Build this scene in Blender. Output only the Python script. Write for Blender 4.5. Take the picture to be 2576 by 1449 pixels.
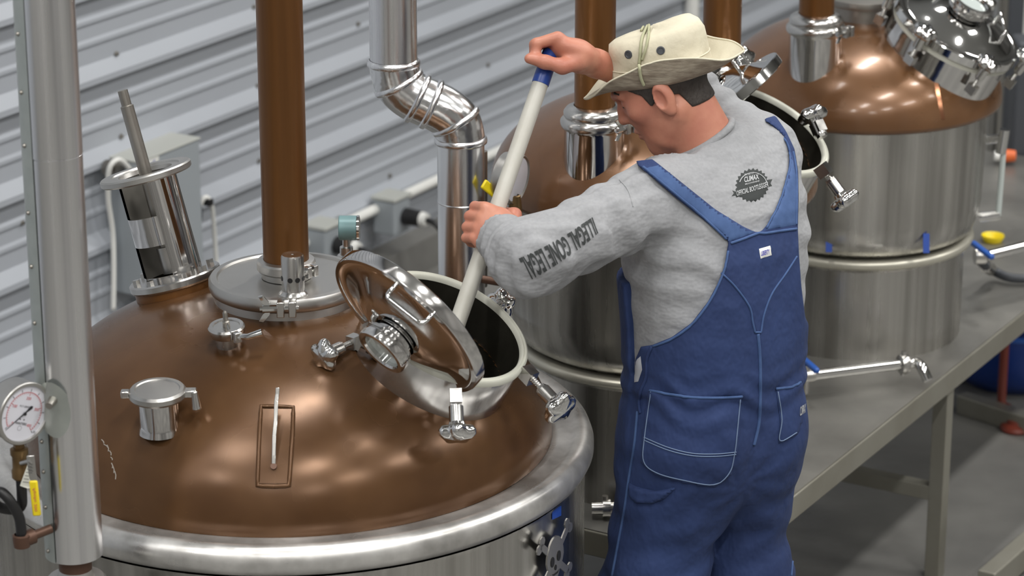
import bpy, bmesh, math, random
import numpy as np
from mathutils import Vector, Matrix
from mathutils.bvhtree import BVHTree
random.seed(7)
SC = bpy.context.scene
COL = SC.collection
for o in list(bpy.data.objects):
    bpy.data.objects.remove(o)

# ------------------------------------------------------------------ camera
PITCH = math.radians(19.03)
FPX = 100.0 / 36.0 * 2576
CAMZ = 3.12
FZ = -.07                        # level of the concrete floor
cam_d = bpy.data.cameras.new('camera')
cam = bpy.data.objects.new('camera', cam_d)
COL.objects.link(cam)
cam.location = (0, 0, CAMZ)
cam.rotation_euler = (math.pi / 2 - PITCH, 0, 0)
cam_d.lens = 100
cam_d.sensor_width = 36
cam_d.clip_end = 200
cam_d.dof.use_dof = True
cam_d.dof.focus_distance = 5.72
cam_d.dof.aperture_fstop = 4.5
SC.camera = cam

# ------------------------------------------------------------------ world, exposure
SC.view_settings.view_transform = 'Standard'
SC.view_settings.look = 'None'
SC.view_settings.gamma = 1
SC.view_settings.exposure = 0.0
SC.view_settings.use_curve_mapping = False
w = bpy.data.worlds.new('world')
SC.world = w
w.use_nodes = True
w.node_tree.nodes['Background'].inputs[0].default_value = (.78, .85, 1, 1)
w.node_tree.nodes['Background'].inputs[1].default_value = 0.35
LAMP_POWER = 70
# ceiling lamps: (x, y, turn); their fixtures are built further down
WD = Vector((.507, .862, 0)).normalized()      # direction of the corrugated wall
WN = Vector((.862, -.507, 0)).normalized()     # its normal, into the room
LAMP_Z = 5.3
LAMPS = []
for i in range(-1, 4):
    for j in range(3):
        p = Vector((-1.75, 2.9, 0)) + WD * (i * 2.9) + WN * (j * 2.7)
        LAMPS.append((p.x, p.y))
for (x, y) in LAMPS:
    ld = bpy.data.lights.new('ceiling_lamp_light', 'AREA')
    ld.shape = 'RECTANGLE'
    ld.size = 1.25
    ld.size_y = .28
    ld.energy = LAMP_POWER
    ld.color = (1, .985, .955)
    lo = bpy.data.objects.new('ceiling_lamp_light', ld)
    COL.objects.link(lo)
    lo.location = (x, y, LAMP_Z - .03)
    lo.rotation_euler = (0, 0, math.atan2(WD.y, WD.x))

CP, SP = math.cos(PITCH), math.sin(PITCH)
CAM = Vector((0, 0, CAMZ))
RIGHT = Vector((1, 0, 0))
UPI = Vector((0, SP, CP))
TOC = Vector((0, -CP, SP))

def ray(px, py):
    xn, yn = (px - 1288) / FPX, (724.5 - py) / FPX
    return Vector((xn, CP + yn * SP, -SP + yn * CP))
def PY(px, py, Y):
    d = ray(px, py); return CAM + d * (Y / d.y)
def PZ(px, py, z):
    d = ray(px, py); return CAM + d * ((z - CAMZ) / d.z)
def PD(px, py, D):
    return CAM + ray(px, py) * D
def PP(px, py, P, n):
    d = ray(px, py); return CAM + d * ((Vector(P) - CAM).dot(n) / d.dot(n))
def topx(P):
    v = Vector(P) - CAM
    D = v.y * CP - v.z * SP
    return (1288 + FPX * v.x / D, 724.5 - FPX * (v.y * SP + v.z * CP) / D, D)

# ------------------------------------------------------------------ materials
MATS = {}
def mk(name, col, metal=0.0, rough=.5, var=None, bump=None, coat=0, rvar=None, spec=None, aniso=None, trans=0, alpha=None, sheen=0, crough=.12):
    """var=(scale, amount, (sx,sy,sz), colour2)  bump=(scale,strength,dist,(sx,sy,sz))  rvar=(scale, amount, (sx,sy,sz))"""
    m = bpy.data.materials.new(name); m.use_nodes = True
    nt = m.node_tree; b = nt.nodes['Principled BSDF']
    b.inputs['Base Color'].default_value = (*col, 1)
    b.inputs['Metallic'].default_value = metal
    b.inputs['Roughness'].default_value = rough
    if coat:
        b.inputs['Coat Weight'].default_value = coat; b.inputs['Coat Roughness'].default_value = crough
    if spec is not None: b.inputs['Specular IOR Level'].default_value = spec
    if sheen: b.inputs['Sheen Weight'].default_value = sheen
    if aniso: b.inputs['Anisotropic'].default_value = aniso
    if trans: b.inputs['Transmission Weight'].default_value = trans
    if var or bump or rvar:
        tc = nt.nodes.new('ShaderNodeTexCoord')
        def noise(scale, sc3, det=4, rgh=.55):
            mp = nt.nodes.new('ShaderNodeMapping'); mp.inputs['Scale'].default_value = sc3
            nt.links.new(tc.outputs['Object'], mp.inputs['Vector'])
            nz = nt.nodes.new('ShaderNodeTexNoise'); nz.inputs['Scale'].default_value = scale
            nz.inputs['Detail'].default_value = det; nz.inputs['Roughness'].default_value = rgh
            nt.links.new(mp.outputs['Vector'], nz.inputs['Vector'])
            return nz.outputs['Fac']
        def ramp(src, lo, hi):
            mr = nt.nodes.new('ShaderNodeMapRange')
            mr.inputs['From Min'].default_value = .3; mr.inputs['From Max'].default_value = .7
            mr.inputs['To Min'].default_value = lo; mr.inputs['To Max'].default_value = hi
            nt.links.new(src, mr.inputs['Value']); return mr.outputs['Result']
        if var:
            mx = nt.nodes.new('ShaderNodeMix'); mx.data_type = 'RGBA'
            nt.links.new(ramp(noise(var[0], var[2]), 0, var[1]), mx.inputs['Factor'])
            mx.inputs['A'].default_value = (*col, 1); mx.inputs['B'].default_value = (*var[3], 1)
            nt.links.new(mx.outputs['Result'], b.inputs['Base Color'])
        if rvar:
            nt.links.new(ramp(noise(rvar[0], rvar[2]), max(0.02, rough - rvar[1]), rough + rvar[1]), b.inputs['Roughness'])
        if bump:
            bp = nt.nodes.new('ShaderNodeBump'); bp.inputs['Strength'].default_value = bump[1]; bp.inputs['Distance'].default_value = bump[2]
            nt.links.new(noise(bump[0], bump[3]), bp.inputs['Height'])
            nt.links.new(bp.outputs['Normal'], b.inputs['Normal'])
    MATS[name] = m
    return m

O1 = (1, 1, 1)
mk('wall_metal', (.40, .425, .465), 0, .40, var=(1.5, .5, (1, 1, 1), (.365, .385, .425)))
mk('ceiling_white', (.62, .62, .60), 0, .8)
mk('wall_plain', (.56, .55, .53), 0, .8, var=(.6, 1, (1, 1, .1), (.16, .155, .15)))
mk('concrete', (.23, .225, .21), 0, .42, var=(1.6, 1, O1, (.11, .108, .104)), bump=(30, .15, .01, O1), rvar=(2, .15, O1))
mk('steel', (.62, .61, .59), 1, .22, rvar=(5, .06, (6, 6, .25)), var=(3, .6, (8, 8, .2), (.50, .49, .47)))
mk('steel_jacket', (.62, .61, .585), 1, .27, rvar=(4, .06, (7, 7, .10)), var=(2.5, 1, (9, 9, .06), (.34, .33, .31)))
mk('steel_polished', (.68, .67, .66), 1, .10, rvar=(7, .07, O1), var=(6, .5, O1, (.50, .49, .48)), bump=(3, .12, .02, O1))
mk('chrome', (.72, .72, .71), 1, .07)
mk('steel_satin', (.56, .55, .53), 1, .36, var=(6, .5, O1, (.45, .44, .42)))
mk('steel_dull', (.42, .40, .37), 1, .42, var=(9, .8, O1, (.28, .26, .23)))
mk('aluminium', (.92, .925, .93), 1, .25, rvar=(3, .06, (10, 10, .1)), var=(4, 1, (14, 14, .03), (.70, .70, .72)))  # vertical streaks in the colour stand in for reflections on the cladding
mk('aluminium_crinkled', (.76, .765, .77), 1, .20, bump=(7, .25, .02, O1), rvar=(6, .08, O1))
mk('galvanised', (.50, .53, .50), .85, .42, var=(30, .6, O1, (.40, .43, .41)))
mk('copper_dome', (.150, .076, .033), .36, .25, var=(2.8, 1, (1, 1, 1.3), (.062, .028, .012)), rvar=(4, .08, O1), bump=(2.4, .05, .02, O1), spec=.35)
mk('copper_dome_far', (.215, .105, .046), .36, .30, var=(3.0, 1, (1, 1, .8), (.120, .054, .022)), rvar=(5, .06, O1), coat=.40, crough=.12, bump=(2.6, .05, .02, O1))
mk('copper_pipe', (.200, .082, .020), .55, .38, var=(3, 1, (9, 9, .35), (.125, .052, .014)), coat=.10)
mk('copper_bright', (.50, .23, .13), .9, .25, var=(10, .8, O1, (.30, .13, .07)))
mk('gasket_white', (.56, .56, .49), 0, .5)
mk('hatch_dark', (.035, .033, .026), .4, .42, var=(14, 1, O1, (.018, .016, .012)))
mk('mash', (.020, .012, .006), 0, .25, bump=(25, .3, .01, O1))
mk('glass_pale', (.62, .68, .66), .25, .06)
mk('brass', (.25, .165, .075), .8, .40, var=(14, .8, O1, (.15, .09, .04)))
mk('iron_brown', (.115, .062, .042), .5, .45)
mk('rubber_black', (.012, .012, .013), 0, .45)
mk('yellow_plastic', (.80, .62, .01), 0, .4)
mk('blue_plastic', (.014, .05, .26), 0, .35)
mk('blue_bright', (.02, .10, .42), 0, .35)
mk('white_plastic', (.75, .75, .72), 0, .35)
mk('pole_white', (.52, .51, .465), 0, .42, var=(9, .8, (3, 3, 1), (.43, .415, .365)))
mk('teal_paint', (.17, .29, .30), .1, .4)
mk('box_grey', (.33, .36, .385), .1, .5)
mk('box_top', (.47, .48, .45), .1, .5)
mk('dark_grey', (.06, .065, .075), .1, .5)
mk('red_paint', (.17, .028, .014), 0, .5)
mk('orange_paint', (.65, .13, .03), 0, .5)
mk('dial_white', (.70, .70, .76), 0, .18)
mk('ink_black', (.012, .012, .014), 0, .5)
mk('ink_red', (.55, .08, .09), 0, .5)
mk('ink_grey', (.028, .032, .032), 0, .8)
mk('ink_light', (.40, .41, .42), 0, .8)
mk('ink_blue', (.05, .05, .35), 0, .6)
mk('paper', (.62, .62, .55), 0, .7)
mk('skin', (.52, .235, .155), 0, .45, var=(14, 1, O1, (.42, .155, .105)), bump=(90, .12, .004, O1), spec=.4)
mk('hair', (.022, .016, .013), 0, .6, var=(40, 1, (1, 1, 1), (.045, .036, .03)), bump=(160, .6, .006, (1, 1, .3)))
mk('shirt_grey', (.300, .305, .318), 0, .9, var=(140, .6, O1, (.23, .234, .245)), bump=(6, .75, .026, (1, 1, 1.8)), sheen=.10)
mk('denim', (.020, .042, .135), 0, .85, var=(5, .9, (1, 1, .7), (.012, .026, .090)), bump=(7, .9, .022, (1.3, 1.3, .9)))
mk('denim_light', (.052, .100, .235), 0, .85, var=(50, .8, O1, (.032, .068, .175)))
mk('stitch', (.15, .21, .33), 0, .8)
mk('lining', (.45, .47, .52), 0, .8)
mk('hat_cloth', (.61, .57, .44), 0, .85, var=(9, .8, O1, (.48, .43, .33)), bump=(20, .5, .008, O1))
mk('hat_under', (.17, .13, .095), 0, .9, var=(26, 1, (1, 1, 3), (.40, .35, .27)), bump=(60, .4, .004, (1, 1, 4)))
mk('cord_green', (.36, .36, .23), 0, .8)
mk('leather', (.03, .018, .01), 0, .5)
mk('tape_blue', (.012, .06, .34), 0, .5)
mk('bench_steel', (.33, .32, .295), .7, .38, var=(3.5, 1, O1, (.22, .215, .20)), rvar=(5, .08, O1))
mk('bench_edge', (.34, .33, .285), .6, .40, var=(5, .8, (1, 1, 1), (.25, .235, .19)))
mk('ledge_cream', (.56, .54, .46), .55, .35)

# ------------------------------------------------------------------ mesh building
def axes(n, hint=(0, 0, 1)):
    n = Vector(n).normalized(); h = Vector(hint)
    if abs(n.dot(h.normalized())) > .98: h = Vector((1, 0, 0))
    x = (h - n * h.dot(n)).normalized(); y = n.cross(x)
    return x, y, n
def frame(P, n, hint=(0, 0, 1)):
    x, y, z = axes(n, hint)
    return Matrix(((x.x, y.x, z.x, P[0]), (x.y, y.y, z.y, P[1]), (x.z, y.z, z.z, P[2]), (0, 0, 0, 1)))
def frame_xyz(P, x, y, z):
    return Matrix(((x[0], y[0], z[0], P[0]), (x[1], y[1], z[1], P[1]), (x[2], y[2], z[2], P[2]), (0, 0, 0, 1)))

class MB:
    def __init__(s): s.V = []; s.F = []
    def add(s, V, F):
        k = len(s.V); s.V += [tuple(v) for v in V]; s.F += [tuple(i + k for i in f) for f in F]; return s
    def lathe(s, prof, M=None, seg=48, lobes=None):
        M = M or Matrix(); V = []; F = []; rings = []
        for (r, z) in prof:
            if r < 1e-6:
                rings.append([len(V)]); V.append(M @ Vector((0, 0, z)))
            else:
                ix = []
                for i in range(seg):
                    a = 2 * math.pi * i / seg
                    rr = r * (1 + lobes[1] * math.cos(lobes[0] * a)) if lobes else r
                    ix.append(len(V)); V.append(M @ Vector((rr * math.cos(a), rr * math.sin(a), z)))
                rings.append(ix)
        for A, B in zip(rings[:-1], rings[1:]):
            for i in range(seg):
                j = (i + 1) % seg
                if len(A) == 1 and len(B) == 1: continue
                if len(A) == 1: F.append((A[0], B[j], B[i])) if False else F.append((A[0], B[i], B[j]))
                elif len(B) == 1: F.append((A[i], B[0], A[j]))
                else: F.append((A[i], B[i], B[j], A[j]))
        return s.add(V, F)
    def cyl(s, A, B, r, r2=None, seg=20, lobes=None):
        A = Vector(A); B = Vector(B); L = (B - A).length; r2 = r if r2 is None else r2
        return s.lathe([(0, 0), (r, 0), (r2, L), (0, L)], frame(A, B - A), seg, lobes)
    def tube(s, pts, r, seg=10, cap=True, closed=False):
        P = [Vector(p) for p in pts]; n = len(P); V = []; F = []
        rs = r if isinstance(r, (list, tuple)) else [r] * n
        T = []
        for i in range(n):
            a = P[(i - 1) % n] if (closed or i) else P[0]; b = P[(i + 1) % n] if (closed or i < n - 1) else P[-1]
            T.append((b - a).normalized())
        x, y, _ = axes(T[0])
        for i in range(n):
            x = (x - T[i] * x.dot(T[i])).normalized(); y = T[i].cross(x)
            for k in range(seg):
                a = 2 * math.pi * k / seg
                V.append(P[i] + (x * math.cos(a) + y * math.sin(a)) * rs[i])
        m = n if closed else n - 1
        for i in range(m):
            i2 = (i + 1) % n
            for k in range(seg):
                k2 = (k + 1) % seg
                F.append((i * seg + k, i * seg + k2, i2 * seg + k2, i2 * seg + k))
        if cap and not closed:
            F.append(tuple(range(seg))[::-1]); F.append(tuple((n - 1) * seg + k for k in range(seg)))
        return s.add(V, F)
    def box(s, M, sx, sy, sz):
        V = [M @ Vector((a * sx / 2, b * sy / 2, c * sz / 2)) for a in (-1, 1) for b in (-1, 1) for c in (-1, 1)]
        return s.add(V, [(0, 1, 3, 2), (4, 6, 7, 5), (0, 4, 5, 1), (2, 3, 7, 6), (0, 2, 6, 4), (1, 5, 7, 3)])
    def prism(s, poly, M, h):
        n = len(poly)
        V = [M @ Vector((p[0], p[1], 0)) for p in poly] + [M @ Vector((p[0], p[1], h)) for p in poly]
        F = [tuple(range(n))[::-1], tuple(range(n, 2 * n))] + [(i, (i + 1) % n, n + (i + 1) % n, n + i) for i in range(n)]
        return s.add(V, F)
    def build(s, name, mat, parent=None, smooth=38, bevel=0):
        return obj(name, s.V, s.F, mat, parent, smooth, bevel)

def origin_of(o):
    p = Vector((0, 0, 0))
    while o is not None:
        p += Vector(o.location); o = o.parent
    return p
def obj(name, V, F, mat, parent=None, smooth=38, bevel=0, base=None):
    me = bpy.data.meshes.new(name)
    if base is None: base = origin_of(parent) if parent else Vector((0, 0, 0))
    A = np.asarray([tuple(v) for v in V] if not isinstance(V, np.ndarray) else V, dtype=np.float64) - np.array(base)
    me.from_pydata(A.tolist(), [], F.tolist() if isinstance(F, np.ndarray) else F)
    me.materials.append(MATS[mat])
    if smooth:
        me.polygons.foreach_set('use_smooth', [True] * len(me.polygons))
        if smooth < 180: me.set_sharp_from_angle(angle=math.radians(smooth))
    me.update()
    o = bpy.data.objects.new(name, me); COL.objects.link(o)
    if parent: o.parent = parent
    else: o.location = base
    if bevel:
        b = o.modifiers.new('bevel', 'BEVEL'); b.width = bevel; b.segments = 2; b.limit_method = 'ANGLE'
    return o
def thing(name, loc, label, cat, group=None):
    o = bpy.data.objects.new(name, None); COL.objects.link(o)
    o.location = loc; o.empty_display_size = .05
    o['label'] = label; o['category'] = cat
    if group: o['group'] = group
    return o
def tag(o, label, cat, group=None):
    o['label'] = label; o['category'] = cat
    if group: o['group'] = group
    return o
def struct(o): o['kind'] = 'structure'; return o
def spline(pts, n=8):
    P = [Vector(p) for p in pts]; out = []
    for i in range(len(P) - 1):
        p0 = P[max(i - 1, 0)]; p1 = P[i]; p2 = P[i + 1]; p3 = P[min(i + 2, len(P) - 1)]
        for k in range(n):
            t = k / n
            out.append(.5 * ((2 * p1) + (p2 - p0) * t + (2 * p0 - 5 * p1 + 4 * p2 - p3) * t * t + (3 * p1 - p0 - 3 * p2 + p3) * t ** 3))
    out.append(P[-1]); return out
def bvh_of(o):
    me = o.data; b = origin_of(o)
    return BVHTree.FromPolygons([Vector(v.co) + b for v in me.vertices], [tuple(p.vertices) for p in me.polygons])
def hit(bvh, px, py):
    d = ray(px, py).normalized()
    loc, nrm, idx, dist = bvh.ray_cast(CAM, d)
    if loc is None: return None, None
    if nrm.dot(d) > 0: nrm = -nrm
    return loc, nrm
def text_mesh(txt, bold=.0, spacing=1.0, fill=True):
    cu = bpy.data.curves.new('t', 'FONT'); cu.body = txt; cu.size = 1; cu.offset = bold; cu.space_character = spacing
    cu.resolution_u = 3
    o = bpy.data.objects.new('t', cu); COL.objects.link(o)
    dg = bpy.context.evaluated_depsgraph_get(); dg.update()
    me = bpy.data.meshes.new_from_object(o.evaluated_get(dg))
    bm = bmesh.new(); bm.from_mesh(me); bmesh.ops.triangulate(bm, faces=bm.faces)
    for _ in range(3):
        es = [e for e in bm.edges if e.calc_length() > .16]
        if es: bmesh.ops.subdivide_edges(bm, edges=es, cuts=1); bmesh.ops.triangulate(bm, faces=bm.faces)
    bm.verts.index_update()
    V = np.array([v.co[:2] for v in bm.verts]); F = [tuple(v.index for v in f.verts) for f in bm.faces]
    bm.free(); bpy.data.objects.remove(o); bpy.data.curves.remove(cu); bpy.data.meshes.remove(me)
    lo = V.min(0); hi = V.max(0)
    return V, F, lo, hi
def text_on_plane(mb, txt, M, height, bold=0, width=None, align='c'):
    V, F, lo, hi = text_mesh(txt, bold)
    s = height / .72; sx = s if width is None else width / (hi[0] - lo[0])
    cx = (lo[0] + hi[0]) / 2
    mb.add([M @ Vector(((v[0] - cx) * sx, (v[1] - .35) * s, 0)) for v in V], F)

mk('steel_flange', (.74, .73, .71), .75, .34, rvar=(9, .12, O1), var=(11, 1, O1, (.36, .35, .335)), bump=(5, .15, .01, O1))

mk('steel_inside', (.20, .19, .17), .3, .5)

mk('chalk', (.30, .27, .235), 0, .8)

# ================================================================== THE SETTING
WP = PD(0, 400, 8.0); WP.z = 0                      # a point on the corrugated wall
def on_wall(px, py, off=0.0):
    return PP(px, py, WP + WN * off, WN)
# corrugated back wall, real ribs
PER = .2555
zref = on_wall(203, 222).z
def wall_profile():
    pts = []
    k0 = int(math.floor((0 - zref) / PER)) - 2
    for k in range(k0, k0 + 27):
        z = zref + k * PER
        # lower edge of the rib at z, trapezoid rib, then two shallow swages
        for dz, h in ((-.001, 0), (.006, .027), (.024, .027), (.062, 0)):
            pts.append((z + dz, h))
        for c in (.124, .189):
            for dz, h in ((-.012, 0), (-.007, .005), (.003, .005), (.013, 0)):
                pts.append((z + c + dz, h))
    return [(z, h) for z, h in pts if FZ <= z <= 5.6]
prof = [(FZ, 0)] + wall_profile() + [(5.6, 0)]
V = []; F = []
for t in (-9, 15):
    for z, h in prof:
        p = WP + WD * t + WN * h; V.append((p.x, p.y, z))
n = len(prof)
for i in range(n - 1): F.append((i, n + i, n + i + 1, i + 1))
wall = struct(obj('wall_back', V, F, 'wall_metal', None, 20))
mbs = None
for (px, py) in ((292, 135), (638, 17), (304, 343), (647, 215), (651, 404), (1227, 163), (55, 560), (980, 442), (900, 60)):
    p = on_wall(px, py, .002)
    MB().lathe([(.008, 0), (.008, .003), (.004, .005), (.004, .009), (0, .009)], frame(p, WN), 8).build('screw', 'steel_dull', wall)

def quad(name, pts, mat):
    return struct(obj(name, pts, [(0, 1, 2, 3)], mat, None, 0))
def room_pt(t, s, z):
    p = WP + WD * t + WN * s; return (p.x, p.y, z)
quad('floor', [room_pt(-9, 0, FZ), room_pt(-9, 11, FZ), room_pt(15, 11, FZ), room_pt(15, 0, FZ)], 'concrete')
quad('ceiling', [room_pt(-9, 0, 5.6), room_pt(15, 0, 5.6), room_pt(15, 11, 5.6), room_pt(-9, 11, 5.6)], 'ceiling_white')
quad('wall_right', [room_pt(-9, 11, FZ), room_pt(-9, 11, 5.6), room_pt(15, 11, 5.6), room_pt(15, 11, FZ)], 'wall_plain')
quad('wall_front', [room_pt(-9, 0, FZ), room_pt(-9, 0, 5.6), room_pt(-9, 11, 5.6), room_pt(-9, 11, FZ)], 'wall_plain')
quad('wall_far', [room_pt(15, 0, FZ), room_pt(15, 11, FZ), room_pt(15, 11, 5.6), room_pt(15, 0, 5.6)], 'wall_plain')
# low kerb along the foot of the wall
a, b = WP + WD * -9, WP + WD * 15
struct(MB().box(frame_xyz((WP + WD * 3 + WN * .05) + Vector((0, 0, .06 + FZ)), WD, WN, (0, 0, 1)), 24, .1, .12).build('baseboard_back', 'concrete', None, 0))

# ================================================================== small fittings
def rod_thread(mb, A, B, r, pitch=.005):
    A = Vector(A); B = Vector(B); L = (B - A).length; n = max(3, int(L / pitch)); prof = [(0, 0)]
    for i in range(n):
        prof += [(r * .78, i * pitch), (r, i * pitch + pitch * .5)]
    prof += [(r * .78, n * pitch), (0, n * pitch)]
    mb.lathe(prof, frame(A, B - A), 12)
def swing_bolt(parent, A, B, k=1.0):
    """A: eye at the neck, B: outer end of the hand knob"""
    A = Vector(A); B = Vector(B); d = (B - A).normalized(); L = (B - A).length
    root = MB()
    root.box(frame(A + d * .004, d), .026 * k, .020 * k, .024 * k)
    rod_thread(root, A, A + d * (L - .030 * k), .0062 * k)
    o = root.build('swing_bolt', 'steel', parent, 30)
    MB().cyl(A + d * (L - .062 * k), A + d * (L - .034 * k), .0125 * k, .0125 * k, 16).cyl(A + d * (L - .068 * k), A + d * (L - .062 * k), .011 * k, seg=6).build('sleeve', 'steel', o, 30)
    M = frame(A + d * (L - .034 * k), d)
    MB().lathe([(0, 0), (.012 * k, 0), (.014 * k, .006 * k), (.025 * k, .008 * k), (.0295 * k, .015 * k), (.0290 * k, .023 * k), (.022 * k, .030 * k), (0, .033 * k)], M, 50, (5, .13)).build('knob', 'chrome', o, 50)
    return o
def clamp_block(parent, P, x, y, z, k=1.0, lever=.05):
    """two ears and a through bolt with a wing nut; x along the bolt"""
    P = Vector(P)
    o = MB().box(frame_xyz(P - x * .011 * k, x, y, z), .014 * k, .022 * k, .030 * k).box(frame_xyz(P + x * .011 * k, x, y, z), .014 * k, .022 * k, .030 * k).build('clamp', 'steel', parent, 30, .0015)
    mb = MB().cyl(P - x * .05 * k, P + x * .022 * k, .004 * k, seg=10).cyl(P - x * .045 * k, P - x * .018 * k, .0075 * k, seg=10)
    for s in (-1, 1):
        mb.prism([(0, 0), (.014 * k, .010 * k), (.022 * k, .024 * k), (.014 * k, .026 * k), (.002 * k, .012 * k)], frame_xyz(P - x * .03 * k, x * -1, z * s, y), .004 * k)
    mb.build('wing_nut', 'chrome', o if parent.parent is None else parent, 30)
    return o

# ================================================================== LARGE STILL
X1, Y1, ZR = -.451, 5.387, .954
C1 = Vector((X1, Y1, 0))
still = thing('copper_still', C1, 'large copper-domed still kettle in a steel jacket with its hatch lid open', 'still')
DR, DH, DE = .533, .298, 2.2
def zd(r, R=DR, H=DH): return H * max(0, 1 - (r / R) ** DE) ** .5
M1 = Matrix.Translation((X1, Y1, ZR))
MB().lathe([(.600, FZ - ZR), (.600, -.06), (.603, -.05)], M1, 128).build('jacket', 'steel_jacket', still)
MB().lathe([(.528, -.004), (.538, .002), (.548, .0045), (.572, .0035), (.580, .009), (.592, .012), (.604, .009), (.613, .000), (.618, -.014), (.618, -.028), (.612, -.040), (.603, -.046)], M1, 160).build('jacket_rim', 'steel_flange', still, 60)
# dome with the hatch opening
HN = Vector((.389, -.241, .889)).normalized()
HC = Vector((X1 + .328, Y1 - .20, ZR + .2966))
def dome_mesh(C, z0, R, H, hc, hn, hr, rmin, rows, seg):
    V = []; F = []
    for i in range(rows + 1):
        th = i / rows * math.pi / 2
        r = R * math.sin(th) ** (2 / DE) if i else 0
        r = max(r, rmin); z = H * max(0, 1 - (r / R) ** DE) ** .5
        for k in range(seg):
            a = 2 * math.pi * k / seg
            V.append((C.x + r * math.cos(a), C.y + r * math.sin(a), z0 + z))
    A = np.array(V)
    D = A - np.array(hc); al = D @ np.array(hn); rad = np.sqrt(np.maximum(0, (D * D).sum(1) - al * al))
    near = (np.abs(al) < .25)
    for i in range(rows):
        for k in range(seg):
            k2 = (k + 1) % seg
            q = (i * seg + k, (i + 1) * seg + k, (i + 1) * seg + k2, i * seg + k2)
            if hr and np.mean([rad[j] for j in q]) < hr and near[q[0]]: continue
            F.append(q)
    return A, F
A, F = dome_mesh(C1, ZR, DR, DH, HC, HN, .150, .10, 90, 300)
dome = obj('dome', A, F, 'copper_dome', still, 180)
DOME1 = bvh_of(dome)
# hatch neck: outer wall, dark inside, gasket
def hatch(parent, hc, hn, r, lip, depth, dark_depth):
    M = frame(hc, hn)
    nk = MB().lathe([(r - .008, -.004), (r - .004, -.002), (r - .004, -depth)], M, 96).build('hatch_neck', 'steel_polished', parent, 40)
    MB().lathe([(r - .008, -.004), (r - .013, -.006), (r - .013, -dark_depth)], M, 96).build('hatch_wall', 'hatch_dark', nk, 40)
    MB().lathe([(r - .014, -.005), (r - .013, .004), (r - .009, .006), (r - .006, .0035), (r - .003, .006), (r + .001, .003), (r + .001, -.008), (r - .004, -.010)], M, 96).build('gasket', 'gasket_white', nk, 60)
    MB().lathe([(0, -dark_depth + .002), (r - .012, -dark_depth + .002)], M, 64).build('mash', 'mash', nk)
    return nk
hatch(still, HC, HN, .165, .01, .17, .27)
# collar, clamped plate, relief valve
zc = ZR + .335
MT = Matrix.Translation((X1, Y1, zc))
MB().lathe([(.150, -.075), (.146, -.06), (.146, -.022)], MT, 96).build('collar', 'steel_satin', still)
plate = MB().lathe([(.146, -.030), (.153, -.026), (.156, -.018), (.156, -.006), (.152, 0), (.140, .001), (.137, -.003), (0, -.003)], MT, 96).build('collar_plate', 'steel_satin', still, 40)
clamp_block(still, (X1 + .012, Y1 - .160, zc - .014), Vector((1, .08, 0)).normalized(), Vector((0, 1, 0)), Vector((0, 0, 1)), 1.05)
pv = PZ(738, 741, zc)
MV = Matrix.Translation(pv)
rv = MB().lathe([(.029, -.003), (.029, .003), (.026, .007), (.0225, .010), (.0225, .078), (.0205, .083), (.003, .083), (.002, .080), (0, .080)], MV, 40).build('relief_valve', 'steel', still, 30)
for az in (-100, -62, -20, -160):
    d = Vector((math.cos(math.radians(az)), math.sin(math.radians(az)), 0))
    MB().lathe([(.0052, 0), (.0052, .0008), (0, .0008)], frame(pv + Vector((0, 0, .036)) + d * .0222, d), 14).build('vent_hole', 'rubber_black', rv)
# thermowell port (left of the collar)
p, nn = hit(DOME1, 574, 864)
nn = (nn * .5 + Vector((0, 0, 1)) * .5).normalized()
port = MB().lathe([(.024, -.02), (.024, .018), (.033, .020), (.036, .026), (.036, .036), (.033, .040), (.026, .040), (.025, .038), (0, .038)], frame(p, nn), 36).build('port', 'steel', still, 35)
MB().lathe([(.007, .036), (.007, .048), (.005, .050), (.005, .066), (.0025, .070), (0, .070)], frame(p, nn), 12).build('probe', 'steel_dull', port)
q = p + nn * .028 + Vector((.02, -.034, 0))
clamp_block(port, q, Vector((.6, -.8, 0)), Vector((.8, .6, 0)), Vector((0, 0, 1)), .7)
MB().tube([q, q + Vector((.025, -.012, .004)), q + Vector((.052, -.010, .012))], [.006, .006, .0075], 10).build('lever', 'chrome', port)
# capped port (front left)
p, nn = hit(DOME1, 402, 1070)
nn = (nn * .12 + Vector((.02, 0, 1))).normalized()
capm = frame(p, nn)
cp = MB().lathe([(.041, -.012), (.039, -.002), (.0375, .004), (.0375, .058), (.040, .061)], capm, 40).build('capped_port', 'steel_polished', still, 35)
MB().lathe([(.0375, .056), (.050, .058), (.054, .063), (.054, .072), (.050, .077), (.043, .077), (.041, .075), (0, .075)], capm, 40).build('cap', 'steel_satin', cp, 35)
top = p + nn * .068
MB().box(frame(top + Vector((.062, .0, .0)), nn, RIGHT), .022, .020, .014).cyl(top + Vector((.070, -.008, .006)), top + Vector((.074, -.010, -.030)), .006, .009, 12).build('clamp', 'steel', cp, 30, .002)
MB().box(frame(top + Vector((-.060, -.006, 0)), nn, RIGHT), .016, .016, .014).build('hinge', 'steel', cp, 30, .002)
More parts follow.
